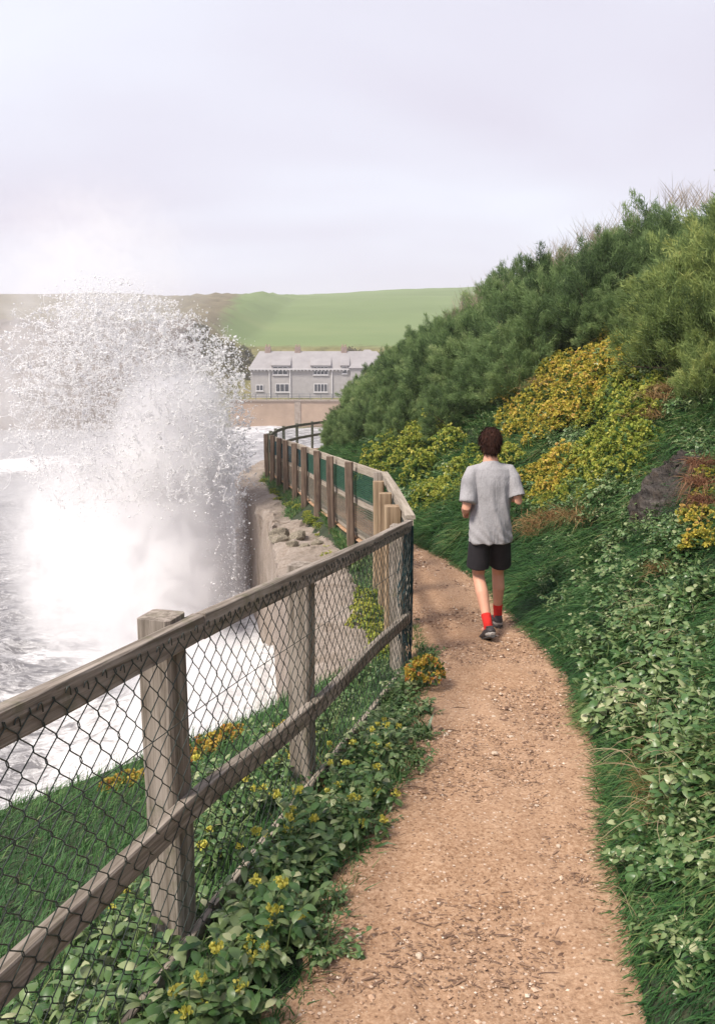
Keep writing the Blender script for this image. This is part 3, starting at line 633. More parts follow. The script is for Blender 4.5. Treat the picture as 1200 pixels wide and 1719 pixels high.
for q in range(nw):
    Y = 0.3 + q * PW / math.hypot(1, 0.286); p = fpt(Y, 0.0, RT / 2 + 0.0052)
    o = link('wire', wm[q % 2], M['wire'], mesh_part); j = 0.0025
    # sheared with the slope of the rails
    Mx = Matrix.Translation(p - LO) @ Matrix(((FD.x, -FN.x, 0, 0), (FD.y, -FN.y, 0, 0), (0, 0, 1, 0), (0, 0, 0, 1)))
    Mx.translation += Vector((random.uniform(-j, j) * FN.x, random.uniform(-j, j) * FN.y, random.uniform(-0.003, 0.003)))
    o.matrix_local = Mx
# hooks and staples on the rail
a = Acc()
for q in range(0, nw, 2):
    Y = 0.3 + (q + random.uniform(0.2, 0.8)) * PW / math.hypot(1, 0.286); h0 = MT + random.uniform(-0.006, 0.012)
    k_ = [fpt(Y - 0.008, h0 - 0.010, RT / 2 + 0.004), fpt(Y - 0.004, h0 + 0.003, RT / 2 + 0.006), fpt(Y + 0.002, h0 + 0.005, RT / 2 + 0.007), fpt(Y + 0.007, h0 - 0.002, RT / 2 + 0.006), fpt(Y + 0.011, h0 - 0.020, RT / 2 + 0.004)]
    tube(a, [tuple(p) for p in k_], 0.0019, 5, cap=True)
part('mesh_hooks', a, M['wire'], nf, LO, True)['kind'] = 'stuff'
tag(nf, 'weathered grey timber fence with green chain-link mesh beside the near path', 'fence')

# timber fence further on
tf = empty('timber_fence', (0.36, 7.5, -2.2)); LT = tf.location.copy()
FP = [(0.40, 5.66), (0.33, 9.36), (-0.06, 10.83), (-0.62, 13.35), (-1.27, 16.53), (-2.5, 21.7)]
def frail(Y): return float(poly(Y, [(5.6, -1.03), (9.36, -1.14), (10.83, -1.18), (13.35, -1.27), (16.53, -1.385), (21.7, -1.57), (29, -1.75), (34, -1.83)]))
def fx2(Y): return float(np.interp(Y, [p[1] for p in FP], [p[0] for p in FP]))
def along(Y0, Y1, dh, h, th, mat, name, seg=6, flat=False, off=0.0):
    return board(name, (fx2(Y0) + off, Y0, frail(Y0) + dh), (fx2(Y1) + off, Y1, frail(Y1) + dh), h, th, mat, tf, LT, seg=seg)
along(5.70, 9.34, 0.012, 0.03, 0.075, M['wood_light'], 'cap_rail', 10)
along(5.70, 9.34, -0.05, 0.09, 0.04, M['wood_light'], 'top_rail', 10)
along(5.70, 9.34, -0.60, 0.09, 0.04, M['wood_light'], 'middle_rail', 10)
PY = [9.42, 10.75, 12.15, 13.6, 15.15, 16.6, 18.0, 19.2, 20.45, 21.6]
for y0, y1 in zip(PY[:-1], PY[1:]):
    along(y0, y1 - 0.01, -0.06, 0.12, 0.035, M['wood_light'], 'top_rail', 4, off=0.05)
    along(y0, y1 - 0.01, -0.52, 0.11, 0.035, M['wood_light'], 'middle_rail', 4, off=0.05)
    along(y0, y1 - 0.01, -0.98, 0.10, 0.035, M['wood_light'], 'bottom_rail', 4, off=0.05)
PB = [-2.35, -2.45, -2.5, -2.65, -2.85, -2.75, -2.85, -2.85, -2.9, -2.9]
for q, Y in enumerate(PY):
    x = fx2(Y) - 0.055; tz = frail(Y) + random.uniform(0.005, 0.05)
    board('post', (x, Y, PB[q] - 0.35), (x + random.uniform(-0.03, 0.03), Y + random.uniform(-0.02, 0.02), tz), 0.115, 0.115, M['wood_brown'] if q != 0 else M['wood'], tf, LT, up=(0, 1, 0), seg=8, warp=0.008, bev=0.012)
for (x, Y, tz, wd) in ((0.235, 8.55, -1.13, 0.12), (0.27, 7.45, -1.10, 0.125), (0.30, 6.45, -1.06, 0.14)):
    board('short_post', (x, Y, -2.5), (x, Y, tz), wd, wd, M['wood_new'], tf, LT, up=(0, 1, 0), seg=6, bev=0.012)
# netting panels: green woven net of fine strands between the posts
M['greennet'] = plain('green_netting', (0.025, 0.080, 0.058), 0.7, 20, 0.4)
M['greynet'] = plain('grey_netting', (0.15, 0.14, 0.115), 0.7, 20, 0.4)
for y0, y1 in zip(PY[:-1], PY[1:]):
    for lo, hi, mat, nm in ((-0.47, -0.11, M['greennet'] if y0 < 14 else M['net'], 'green_netting'), (-0.96, -0.57, M['greynet'], 'grey_netting')):
        a = Acc()
        for hh in np.arange(lo, hi, 0.026 if lo > -0.6 else 0.034):
            tube(a, [(fx2(y) + 0.02, y, frail(y) + hh + 0.003 * math.sin(y * 9 + hh * 50)) for y in np.linspace(y0, y1, 7)], 0.0042 if lo > -0.6 else 0.0038, 4, cap=False)
        for y in np.arange(y0, y1, 0.05 if lo > -0.6 else 0.055):
            tube(a, [(fx2(y) + 0.02, y, frail(y) + lo), (fx2(y) + 0.02, y, frail(y) + hi)], 0.0034, 4, cap=False)
        part(nm, a, mat, tf, LT)
a = Acc()
for hh in np.arange(-1.0, -0.12, 0.05): tube(a, [(fx2(y) + 0.02, y, frail(y) + hh) for y in np.linspace(5.7, 9.3, 9)], 0.002, 4, cap=False)
for y in np.arange(5.7, 9.3, 0.05): tube(a, [(fx2(y) + 0.02, y, frail(y) - 1.0), (fx2(y) + 0.02, y, frail(y) - 0.1)], 0.002, 4, cap=False)
part('wire_netting', a, M['wire'], tf, LT)
tag(tf, 'timber fence with brown seaward posts and green netting curving to the bend', 'fence')
# fence round the far bend
bf = empty('bend_fence', (-2.7, 26, -2.8)); LB = bf.location.copy()
BP = [(-2.52, 22.4, -1.60), (-2.66, 24.4, -1.66), (-2.74, 26.6, -1.72), (-2.68, 28.8, -1.77), (-2.35, 31.0, -1.80), (-1.85, 32.8, -1.82), (-1.35, 33.7, -1.80), (-0.85, 34.1, -1.80)]
M['greenwood'] = woodmat('greenish_wood', (0.07, 0.075, 0.055), (0.19, 0.19, 0.15), 0.6)
for (p, q) in zip(BP[:-1], BP[1:]):
    for dh, nm in ((-0.05, 'top_rail'), (-0.55, 'middle_rail')):
        board(nm, (p[0], p[1], p[2] + dh), (q[0], q[1], q[2] + dh), 0.10, 0.05, M['greenwood'], bf, LB, seg=3)
    a = Acc()
    for f_ in np.arange(0.1, 0.95, 0.1): tube(a, [(p[0], p[1], p[2] - f_ * 1.0), (q[0], q[1], q[2] - f_ * 1.0)], 0.004, 4, cap=False)
    for f_ in np.arange(0, 1, 0.05):
        c_ = [p[k_] + (q[k_] - p[k_]) * f_ for k_ in range(3)]; tube(a, [(c_[0], c_[1], c_[2] - 0.95), (c_[0], c_[1], c_[2] - 0.05)], 0.003, 4, cap=False)
    part('wire_netting', a, M['wire'], bf, LB)
for p in BP: board('post', (p[0] - 0.06, p[1], p[2] - 1.5), (p[0] - 0.06, p[1], p[2] + 0.03), 0.10, 0.10, M['greenwood'], bf, LB, up=(0, 1, 0), seg=4)
tag(bf, 'low greenish timber fence with wire netting round the far bend of the path', 'fence')

# ------------------------------------------------------------------ vegetation prototypes
def tamarisk_proto(name, r, h, nplume, mat, tip=(0.35, 1.0), npn=215):
    """a shrub of upright feathery plumes on branching stems"""
    e_ = empty(name); acc = Acc(); st = Acc()
    p = rdirs(nplume, 0.35); p[:, 2] = np.abs(p[:, 2]) * 1.0 - 0.12
    lump = 1 + 0.24 * wav(p, 2.1) + 0.12 * wav(p, 4.7, 1)
    rad = rng.uniform(0.30, 1.0, nplume) ** 0.45
    c = p * (rad * lump)[:, None] * np.array([r, r, h * 0.78])
    axis = norm(p * np.array([0.75, 0.75, 0.4]) + np.array([0, 0, 0.62]) + 0.42 * rdirs(nplume))
    PL = rng.uniform(0.16, 0.40, nplume) * (0.7 + 0.3 * rad)
    inner = np.clip((rad - 0.5) / 0.5, 0, 1); ptint = rng.normal(0, 0.13, nplume)
    n = nplume * npn; ip = np.repeat(np.arange(nplume), npn); t_ = rng.uniform(0, 1, n) ** 0.8
    a1 = axis[ip]; bend = norm(rdirs(nplume))[ip] * (t_ ** 2 * 0.10)[:, None]
    base = c[ip] + a1 * (PL[ip] * t_)[:, None] + bend + rng.normal(size=(n, 3)) * (0.026 + 0.042 * (1 - t_))[:, None]
    out_ = norm(rdirs(n) + 0.6 * a1); dv = norm(a1 * 0.9 + out_ * 0.95)
    L = rng.uniform(0.05, 0.14, n) * (1.15 - 0.5 * t_)
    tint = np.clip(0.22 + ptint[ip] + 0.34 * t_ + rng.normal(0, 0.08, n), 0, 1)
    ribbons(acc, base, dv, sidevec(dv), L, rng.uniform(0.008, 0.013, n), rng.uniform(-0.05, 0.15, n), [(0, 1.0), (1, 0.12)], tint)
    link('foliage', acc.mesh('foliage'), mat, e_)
    for k_ in range(16):
        q = c[k_ % nplume]; m_ = q * 0.55 + np.array([random.uniform(-0.1, 0.1), random.uniform(-0.1, 0.1), -0.05])
        tube(st, [(q[0] * 0.08, q[1] * 0.08, -0.35), tuple(m_), tuple(q), tuple(q + axis[k_ % nplume] * PL[k_ % nplume] * 0.7)], [0.022, 0.014, 0.007, 0.002], 5)
    link('branches', st.mesh('branches'), M['branch'], e_)
    return e_
def dome_heads(name, mat, r, h, nheads, leafmat_, hs=(0.015, 0.034), nlow=300):
    """mound of small leafy flower heads over green leaves"""
    e_ = empty(name); acc = Acc(); p = rdirs(nheads, 0.5); p[:, 2] = np.abs(p[:, 2])
    lump = 1 + 0.22 * wav(p, 2.4, 2) + 0.1 * wav(p, 6, 1)
    c = p * lump[:, None] * rng.uniform(0.78, 1.03, nheads)[:, None] * np.array([r, r, h * 1.0]); ht = np.clip(rng.normal(0.50, 0.24, nheads), 0, 1)
    npet = 9; ip = np.repeat(np.arange(nheads), npet); n = len(ip); up = norm(p * 0.6 + np.array([0, 0, 0.7]) + 0.25 * rdirs(nheads))
    o_ = rdirs(n); dv = norm(o_ + up[ip] * 0.85); S_ = rng.uniform(*hs, nheads)
    ribbons(acc, c[ip] + dv * 0.004, dv, sidevec(dv), S_[ip] * rng.uniform(0.8, 1.2, n), S_[ip] * 0.85, 0.15, [(0, 0.45), (0.6, 1.0), (1, 0.45)], np.clip(ht[ip] + rng.normal(0, 0.1, n), 0, 1))
    link('flower_heads', acc.mesh('flower_heads'), mat, e_)
    acc = Acc(); q = rdirs(nlow, 0.3); q[:, 2] = np.abs(q[:, 2]); c2 = q * rng.uniform(0.35, 0.95, nlow)[:, None] * np.array([r, r, h]); dv = norm(q + 0.6 * rdirs(nlow) + np.array([0, 0, 0.3]))
    ribbons(acc, c2, dv, sidevec(dv), rng.uniform(0.03, 0.065, nlow), rng.uniform(0.018, 0.03, nlow), 0.3, [(0, 0.3), (0.4, 1), (0.8, 0.7), (1, 0.1)], np.clip(rng.normal(0.4, 0.2, nlow), 0, 1))
    link('leaves', acc.mesh('leaves'), leafmat_, e_)
    return e_
LEAF = [(0, 0.10), (0.12, 0.45), (0.35, 0.95), (0.6, 1.0), (0.82, 0.66), (1, 0.06)]
def leafy_proto(name, nst, nl, sz, spread, hgt, flowers=0, stems=True, fcol='flower', asp=(0.34, 0.62)):
    """broad-leaved plant: stems with ovate folded leaves, some with flower heads"""
    e_ = empty(name); acc = Acc(); st = Acc(); fl = Acc()
    for s1 in range(nst):
        a1 = random.uniform(0, 6.28); rr = spread * random.uniform(0.15, 1); top = np.array([rr * math.cos(a1), rr * math.sin(a1), hgt * random.uniform(0.45, 1)])
        b0 = np.array([0.15 * top[0], 0.15 * top[1], -0.02]); b1 = np.array([0.55 * top[0], 0.55 * top[1], top[2] * 0.7])
        if stems: tube(st, [tuple(b0), tuple(b1), tuple(top)], [0.0035, 0.0028, 0.0018], 4, cap=False, tint=random.random())
        n = max(2, int(nl * random.uniform(0.7, 1.3))); t_ = rng.uniform(0.25, 1.0, n)
        base = (1 - t_)[:, None] ** 2 * b0 + 2 * (t_ * (1 - t_))[:, None] * b1 + (t_ ** 2)[:, None] * top
        az = rng.uniform(0, 6.28, n); dv = norm(np.stack([np.cos(az), np.sin(az), rng.uniform(0.05, 0.9, n)], -1) + 0.4 * np.array([math.cos(a1), math.sin(a1), 0]))
        sd_ = norm(np.cross(dv, np.array([0, 0, 1.0])) + 0.35 * rdirs(n))
        L = sz * rng.uniform(0.6, 1.25, n)
        ribbons(acc, base, dv, sd_, L, L * rng.uniform(*asp, n), rng.uniform(0.2, 0.8, n), LEAF, np.clip(rng.normal(0.5, 0.2, n), 0, 1), fold=0.10)
        if s1 < flowers:
            fl = Acc(); m_ = 34; c = top + np.clip(rng.normal(size=(m_, 3)), -1.5, 1.5) * np.array([0.011, 0.011, 0.007]) + np.array([0, 0, 0.03]); dv = rdirs(m_, 0.8)
            ribbons(fl, c, dv, sidevec(dv), 0.013, 0.012, 0.0, [(0, 0.5), (0.6, 1), (1, 0.5)], rng.uniform(0, 1, m_))
            tube(st, [tuple(top), tuple(top + np.array([0, 0, 0.03]))], 0.002, 4, cap=False); link('flower_head', fl.mesh('flower_head'), M[fcol], e_)
    link('leaves', acc.mesh('leaves'), M['leaf'], e_)
    if stems or flowers: link('stems', st.mesh('stems'), M['greenstem'], e_)
    return e_
def tuft_proto(name, mat, n, L, r, droop, wd=0.006, lean=(0, 0)):
    e_ = empty(name); acc = Acc(); b0 = rng.normal(size=(n, 3)) * np.array([r, r, 0.0]) ; dv = norm(rdirs(n) * np.array([1, 1, 0.3]) * 0.7 + np.array([lean[0], lean[1], 0.9]))
    ribbons(acc, b0, dv, sidevec(dv), L * rng.uniform(0.5, 1.2, n), wd * rng.uniform(0.7, 1.3, n), droop * rng.uniform(0.4, 1.5, n), [(0, 1), (0.35, 0.9), (0.7, 0.6), (1, 0.08)], np.clip(rng.normal(0.5, 0.25, n), 0, 1))
    link('blades', acc.mesh('blades'), mat, e_); return e_
def stems_proto(name, n, L, r):
    e_ = empty(name); acc = Acc()
    for k_ in range(n):
        a1 = random.uniform(0, 6.28); p = np.array([r * math.cos(a1) * random.random(), r * math.sin(a1) * random.random(), 0]); d_ = np.array([math.cos(a1) * 0.5 - 0.3, math.sin(a1) * 0.5, random.uniform(0.4, 1.0)]); pts_ = [tuple(p)]
        for q in range(6):
            p = p + d_ / np.linalg.norm(d_) * L / 6 * random.uniform(0.7, 1.2); d_ = d_ + np.array([random.uniform(-.35, .25), random.uniform(-.3, .3), -0.24]); pts_.append(tuple(p))
        tube(acc, pts_, [0.0017] * 4 + [0.0014, 0.0011, 0.0008], 4, cap=False, tint=random.random())
    link('stalks', acc.mesh('stalks'), M['stem'], e_); return e_
class Kind:
    """prototypes of a kind: the first placings move the prototypes, the rest are copies"""
    def __init__(s, protos): s.p = protos; s.n = 0; s.used = set()
    def put(s, loc, sc, label, cat, group, rz=None, tilt=(0, 0), which=None):
        k_ = s.n % len(s.p) if which is None else which; s.n += 1
        o_ = s.p[k_] if k_ not in s.used else copy_tree(s.p[k_]); s.used.add(k_)
        o_.location = loc; o_.scale = sc if isinstance(sc, tuple) else (sc,) * 3
        o_.rotation_euler = (tilt[0], tilt[1], random.uniform(0, 6.28) if rz is None else rz)
        tag(o_, label, cat, group); return o_
def bank_pt(Y, d): x = float(xr(Y)) + d; return Vector((x, Y, float(H(x, Y))))

# tamarisk bushes along the crest
TAM = Kind([tamarisk_proto('tamarisk_bush', 0.85, 1.55, 215, M['tamarisk']) for _ in range(7)])
def db(Y): return float(poly(Y, [(5, 3.9), (8, 3.7), (11, 3.45), (12, 2.95), (12.6, 2.35), (14, 1.65), (15, 1.35), (17, 1.0), (20, 0.85), (30, 0.85)]))
tam = []
for Y in np.arange(7.2, 31, 0.78):
    y_ = Y
    for q in range(4):
        d_ = db(y_) + 0.35 + q * 0.82 + random.uniform(-0.2, 0.2)
        if d_ > 5.2 or (Y > 24 and q > 2): continue
        tam.append((y_ + random.uniform(-0.25, 0.25), d_, q))
for y_, d_, q in tam:
    p = bank_pt(y_, d_); sc = random.uniform(0.82, 1.06) * (0.72 if q == 0 else 1.0) * (1.0 if y_ < 20 else 0.9)
    lab = ('feathery green tamarisk bush at the front edge above the yellow flowers' if q == 0 and y_ < 15 else
           'feathery green tamarisk bush low over the path near the far bend' if q == 0 else
           'tall feathery tamarisk bush on the bank crest against the sky' if q >= 2 else 'dense dark tamarisk bush in the middle of the bank thicket')
    TAM.put(p - Vector((0, 0, 0.12)), (sc, sc, sc * random.uniform(0.9, 1.12)), lab, 'bush', 'tamarisk bushes on the bank', tilt=(random.uniform(-.1, .1), random.uniform(-.2, .05)))
PALE = Kind([tamarisk_proto('pale_tamarisk_bush', 0.72, 1.0, 150, M['tamarisk_pale']) for _ in range(2)])
for (x, y, s1) in ((3.75, 8.9, 0.95), (4.2, 9.1, 1.05), (3.95, 8.25, 0.8), (4.5, 9.7, 1.1), (4.0, 9.6, 0.95), (3.55, 7.75, 0.55)):
    PALE.put((x, y, float(H(x, y)) - 0.05), s1, 'pale yellow-green tamarisk bush in front of the dark thicket above the rock', 'bush', 'pale tamarisk bushes above the rock', tilt=(0, -0.15))
# dry grass heads standing out on the skyline
PL = Kind([tuft_proto('dry_plume_grass', M['plume'], 34, 0.55, 0.16, 0.12, 0.007) for _ in range(3)])
for q in range(46):
    y_ = random.uniform(7.8, 18); d_ = min(db(y_) + random.uniform(1.6, 2.6), 4.8); p = bank_pt(y_, d_)
    PL.put(p + Vector((0, 0, random.uniform(1.05, 1.35))), random.uniform(0.6, 1.0), 'thin dry plume sprig poking from the tamarisk tops on the skyline', 'dry grass', 'dry sprigs on the bank skyline')

# golden and lime mounds, placed where the bank shows them
GOLD = Kind([dome_heads('golden_flower_mound', M['gold'], 0.26, 0.20, 250, M['leaf']) for _ in range(4)])
LIME = Kind([dome_heads('lime_flower_mound', M['lime'], 0.27, 0.22, 250, M['leaf']) for _ in range(3)])
def zone(kind, n, pg, sc, label, cat, group, sink=0.03, mind=0.0, tilt=True):
    done = []
    for p in in_poly(n * 3, pg):
        if len(done) >= n: break
        if any(math.hypot(p[0] - q[0], p[1] - q[1]) < mind for q in done): continue
        h_, ok = hit(p[0], p[1])
        if not ok[0]: continue
        done.append(p); s1 = random.uniform(*sc)
        kind.put(Vector(h_[0]) - Vector((0, 0, sink)), (s1, s1, s1 * random.uniform(0.85, 1.2)), label, cat, group, tilt=(random.uniform(-.15, .15), -0.45 if tilt else 0))
zone(GOLD, 58, [(850, 680), (960, 605), (1040, 590), (1090, 600), (1060, 650), (1000, 700), (900, 740), (840, 720)], (0.8, 1.3), 'golden orange flower mound on the upper bank below the tamarisks', 'flowers', 'golden mounds on the upper bank', mind=9)
zone(GOLD, 16, [(1010, 550), (1090, 525), (1100, 570), (1050, 600), (1000, 590)], (0.8, 1.2), 'golden flower mound on the topmost flowered ridge of the bank', 'flowers', 'golden mounds on the ridge', mind=14)
zone(GOLD, 20, [(880, 800), (960, 770), (1000, 790), (940, 830), (890, 830)], (0.7, 1.05), 'golden flower mound in the low band above the dark grass', 'flowers', 'golden mounds in the low band', mind=11)
zone(LIME, 22, [(1000, 700), (1060, 660), (1110, 650), (1090, 720), (1070, 800), (1020, 830), (990, 780)], (0.8, 1.2), 'bright lime-yellow flower mound beside the dark slate rock', 'flowers', 'lime mounds beside the rock', mind=14)
zone(LIME, 17, [(620, 790), (700, 715), (760, 705), (770, 760), (700, 820), (650, 830)], (1.0, 1.7), 'lime-yellow flower mound under the tamarisks near the fence bend', 'flowers', 'lime mounds near the fence bend', mind=11)
zone(LIME, 18, [(690, 830), (760, 790), (830, 750), (870, 790), (800, 830), (720, 860)], (0.7, 1.15), 'lime-yellow flower mound on the lower bank beyond the runner', 'flowers', 'lime mounds beyond the runner', mind=12)
zone(GOLD, 6, [(1180, 860), (1200, 800), (1200, 960), (1180, 950)], (0.5, 0.8), 'yellow flower mound next to the rust-brown grass', 'flowers', 'yellow mounds by the rust grass', mind=14)

# broad-leaved plants
LFY = Kind([leafy_proto('broad_leaf_plant', 13, 9, 0.058, 0.17, 0.18) for _ in range(5)])
SML = Kind([leafy_proto('small_leaf_plant', 18, 11, 0.036, 0.20, 0.15) for _ in range(4)])
RND = Kind([leafy_proto('round_leaf_plant', 15, 10, 0.040, 0.18, 0.14, asp=(0.7, 0.95)) for _ in range(3)])
FLW = Kind([leafy_proto('yellow_flowered_plant', 13, 11, 0.058, 0.17, 0.27, flowers=3) for _ in range(3)])
zone(RND, 28, [(930, 1010), (1010, 930), (1100, 880), (1180, 900), (1195, 1010), (1100, 1080), (960, 1120)], (0.8, 1.3), 'round-leaved plant on the bank below the slate rock', 'plant', 'round-leaved plants below the rock', mind=24)
zone(SML, 45, [(930, 1010), (1010, 930), (1100, 880), (1180, 900), (1195, 1010), (1100, 1080), (960, 1120)], (0.8, 1.3), 'small-leaved green plant on the bank below the slate rock', 'plant', 'small-leaved plants below the rock', mind=15)
zone(LFY, 62, [(985, 1200), (960, 1120), (1060, 1060), (1200, 1010), (1200, 1300), (1100, 1290), (1010, 1270)], (0.75, 1.15), 'broad-leaved green plant on the bank beside the middle of the path', 'plant', 'broad-leaved plants on the middle bank', mind=18)
zone(LFY, 10, [(1060, 1480), (1120, 1440), (1200, 1400), (1200, 1719), (1090, 1719)], (0.4, 0.65), 'broad-leaved plant low in the grass of the near bank', 'plant', 'broad-leaved plants on the near bank', mind=45)
zone(LFY, 18, [(1060, 1260), (1200, 1230), (1200, 1420), (1120, 1400)], (0.7, 1.0), 'broad-leaved plant among pale dead stalks on the bank', 'plant', 'broad-leaved plants among dead stalks', mind=30)
zone(SML, 18, [(890, 930), (960, 900), (1000, 930), (920, 1000)], (0.6, 0.95), 'small-leaved plant in the combed grass beside the runner', 'plant', 'small-leaved plants beside the runner', mind=14)
zone(RND, 26, [(1040, 1420), (1120, 1340), (1200, 1330), (1200, 1500), (1100, 1480)], (0.5, 0.8), 'round-leaved plant in the long grass of the near bank', 'plant', 'round-leaved plants in the near grass', mind=22)
zone(SML, 34, [(930, 830), (1010, 780), (1060, 830), (1040, 900), (960, 890)], (0.8, 1.2), 'small-leaved plant between the golden flowers and the rock', 'plant', 'small-leaved plants by the rock', mind=14)
zone(SML, 26, [(1000, 650), (1080, 610), (1110, 640), (1080, 760), (1040, 760)], (0.9, 1.4), 'blue-green leafy plant among the golden and lime mounds', 'plant', 'leafy plants among the mounds', mind=13)
zone(LIME, 14, [(880, 840), (1000, 800), (1010, 830), (930, 860)], (0.5, 0.8), 'small lime mound just above the combed grass beside the runner', 'flowers', 'lime mounds above the grass', mind=12)
zone(RND, 30, [(870, 830), (1000, 790), (1030, 850), (960, 870), (880, 860)], (0.8, 1.2), 'round-leaved plant in the green band under the golden flowers', 'plant', 'leafy plants under the golden flowers', mind=12)
zone(RND, 36, [(640, 790), (690, 760), (780, 800), (760, 860), (680, 870)], (1.0, 1.5), 'round-leaved plant on the bank foot across from the fence bend', 'plant', 'leafy plants at the bank foot', mind=11)
zone(SML, 16, [(790, 700), (860, 680), (870, 720), (820, 740)], (1.0, 1.6), 'leafy plant on the bank right behind the head of the runner', 'plant', 'leafy plants behind the runner', mind=11)
zone(SML, 22, [(850, 720), (960, 690), (990, 760), (900, 780)], (0.9, 1.4), 'dark leafy plant in the shadowed hollow behind the runner', 'plant', 'leafy plants in the hollow', mind=13)
zone(SML, 12, [(560, 740), (640, 780), (700, 740), (650, 700), (580, 700)], (1.3, 2.0), 'leafy plant under the tamarisks where the path bends', 'plant', 'leafy plants at the bend', mind=9)
# along the near fence and the path's left edge
def near_fence(kind, n, y0, y1, o0, o1, sc, label, cat, group):
    for q in range(n):
        Y = y0 + (y1 - y0) * (q + random.random()) / n; x = -1.212 + 0.286 * Y + random.uniform(o0, o1)
        x = min(x, float(xl(Y)) + 0.03); s1 = random.uniform(*sc)
        kind.put((x, Y, float(H(x, Y)) - 0.01), s1, label, cat, group, tilt=(random.uniform(-.1, .1), random.uniform(-.05, .2)))
near_fence(FLW, 19, 1.75, 4.0, 0.10, 0.40, (0.6, 0.95), 'yellow-flowered leafy plant between the chain-link fence and the path', 'plant', 'yellow-flowered plants by the fence')
near_fence(LFY, 16, 1.55, 3.1, 0.06, 0.38, (0.7, 1.1), 'broad-leaved plant at the foot of the near fence', 'plant', 'broad-leaved plants at the fence foot')
near_fence(LFY, 13, 3.1, 4.9, 0.10, 0.36, (0.6, 0.95), 'broad-leaved plant along the bleached bottom board', 'plant', 'broad-leaved plants along the bottom board')
near_fence(SML, 22, 1.6, 4.4, 0.15, 0.5, (0.55, 0.85), 'small-leaved plant along the left edge of the sandy path', 'plant', 'small-leaved plants along the path edge')
near_fence(SML, 10, 4.2, 5.6, 0.04, 0.22, (0.5, 0.8), 'small-leaved plant near the fence end post', 'plant', 'small-leaved plants near the end post')
near_fence(LFY, 9, 1.5, 2.6, -0.35, -0.12, (0.8, 1.15), 'leafy plant growing behind the mesh under the middle rail', 'plant', 'leafy plants behind the mesh')
near_fence(FLW, 9, 2.5, 4.4, -0.45, -0.14, (0.65, 0.95), 'yellow-flowered plant behind the mesh on the seaward side', 'plant', 'yellow-flowered plants behind the mesh')
near_fence(SML, 14, 3.0, 5.6, -0.6, -0.15, (0.9, 1.3), 'dense small-leaved plant on the ledge behind the mesh', 'plant', 'small-leaved plants on the ledge')
STRAP = Kind([tuft_proto('strap_leaf_plant', M['leaf'], 46, 0.19, 0.035, 0.75, 0.017) for _ in range(3)])
near_fence(STRAP, 17, 1.7, 4.3, 0.10, 0.50, (0.7, 1.15), 'strap-leaved green rosette between the fence and the path', 'plant', 'strap-leaved rosettes by the fence')
ORG = Kind([dome_heads('orange_flower_clump', M['orange'], 0.13, 0.11, 90, M['leaf'], (0.014, 0.024), 160)])
ORG.put((0.44, 4.78, float(H(0.44, 4.78)) + 0.10), (0.95, 0.95, 1.1), 'orange and yellow flower clump at the foot of the end post', 'flowers', None)
for k_, (px, py) in enumerate([(375, 1235), (395, 1222), (350, 1248), (330, 1262), (205, 1305), (225, 1296), (480, 1228), (470, 1262), (255, 1290)]):
    h_, ok = hit(px, py + 16, 3.0, 8.0)
    if ok[0]: ORG.put(Vector(h_[0]) - Vector((0, 0, 0.03)), random.uniform(0.7, 1.1), 'orange-yellow flower clump on the cliff edge behind the mesh', 'flowers', 'orange clumps on the cliff edge')
# ledge between far fence and sea wall
for q in range(60):
    Y = random.uniform(10.6, 22); lo, hi_ = float(poly(Y, [(w[1], w[0]) for w in WALL])) + (0.75 if Y < 15 else 0.25), fx2(Y) - 0.08
    if hi_ < lo: continue
    x = random.uniform(lo, hi_)
    (LIME if random.random() < 0.65 else SML).put((x, Y, float(H(x, Y)) - 0.02), (lambda k: (k, k, k * 0.7))(random.uniform(0.35, 0.7)), 'low yellow-green clump on the ledge between timber fence and sea wall', 'plant', 'clumps on the sea wall ledge')
for q in range(26):
    Y = random.uniform(6.0, 10.5); x = random.uniform(float(xe(Y)) + 0.35, fx2(Y) - 0.05)
    (SML if random.random() < 0.7 else LIME).put((x, Y, float(H(x, Y)) - 0.02), random.uniform(0.6, 0.95), 'green clump behind the mesh at the foot of the new wood posts', 'plant', 'clumps at the new posts')
# dry and rusty grass
DRY = Kind([tuft_proto('dry_grass_tuft', M['drygrass'], 420, 0.30, 0.13, 0.75, 0.005, (-0.5, -0.2)) for _ in range(2)])
for (px, py, s1) in ((920, 880, 1.0), (950, 872, 1.1), (985, 868, 1.0), (905, 895, 0.8), (930, 645, 1.2), (915, 655, 1.1), (1120, 670, 1.1), (1105, 700, 1.0), (1135, 655, 0.9), (1125, 1290, 0.45), (1115, 1330, 0.45), (1135, 1370, 0.4), (1105, 1200, 0.4), (1090, 1050, 0.5), (1130, 960, 0.6)):
    h_, ok = hit(px, py); DRY.put(Vector(h_[0]), s1, 'tawny dead grass tussock hanging over the green bank' if py < 900 else 'small tuft of brown dead grass among broad leaves on the bank', 'dry grass', 'tawny tussocks on the bank', rz=random.uniform(-0.5, 0.5))
RST = Kind([tuft_proto('rust_grass_tuft', M['rustgrass'], 420, 0.34, 0.10, 1.0, 0.006, (-0.4, -0.2))])
for (px, py, s1) in ((1196, 790, 0.7), (1194, 825, 0.7), (1198, 855, 0.6)):
    h_, ok = hit(px, py); RST.put(Vector(h_[0]) + Vector((-0.08, -0.05, 0.05)), s1, 'rust-red dead fern hanging beside the slate rock', 'dry fern', 'rust-red ferns by the rock', rz=random.uniform(-0.5, 0.5))
STM = Kind([stems_proto('dead_stalk_clump', 8, 0.36, 0.12) for _ in range(3)])
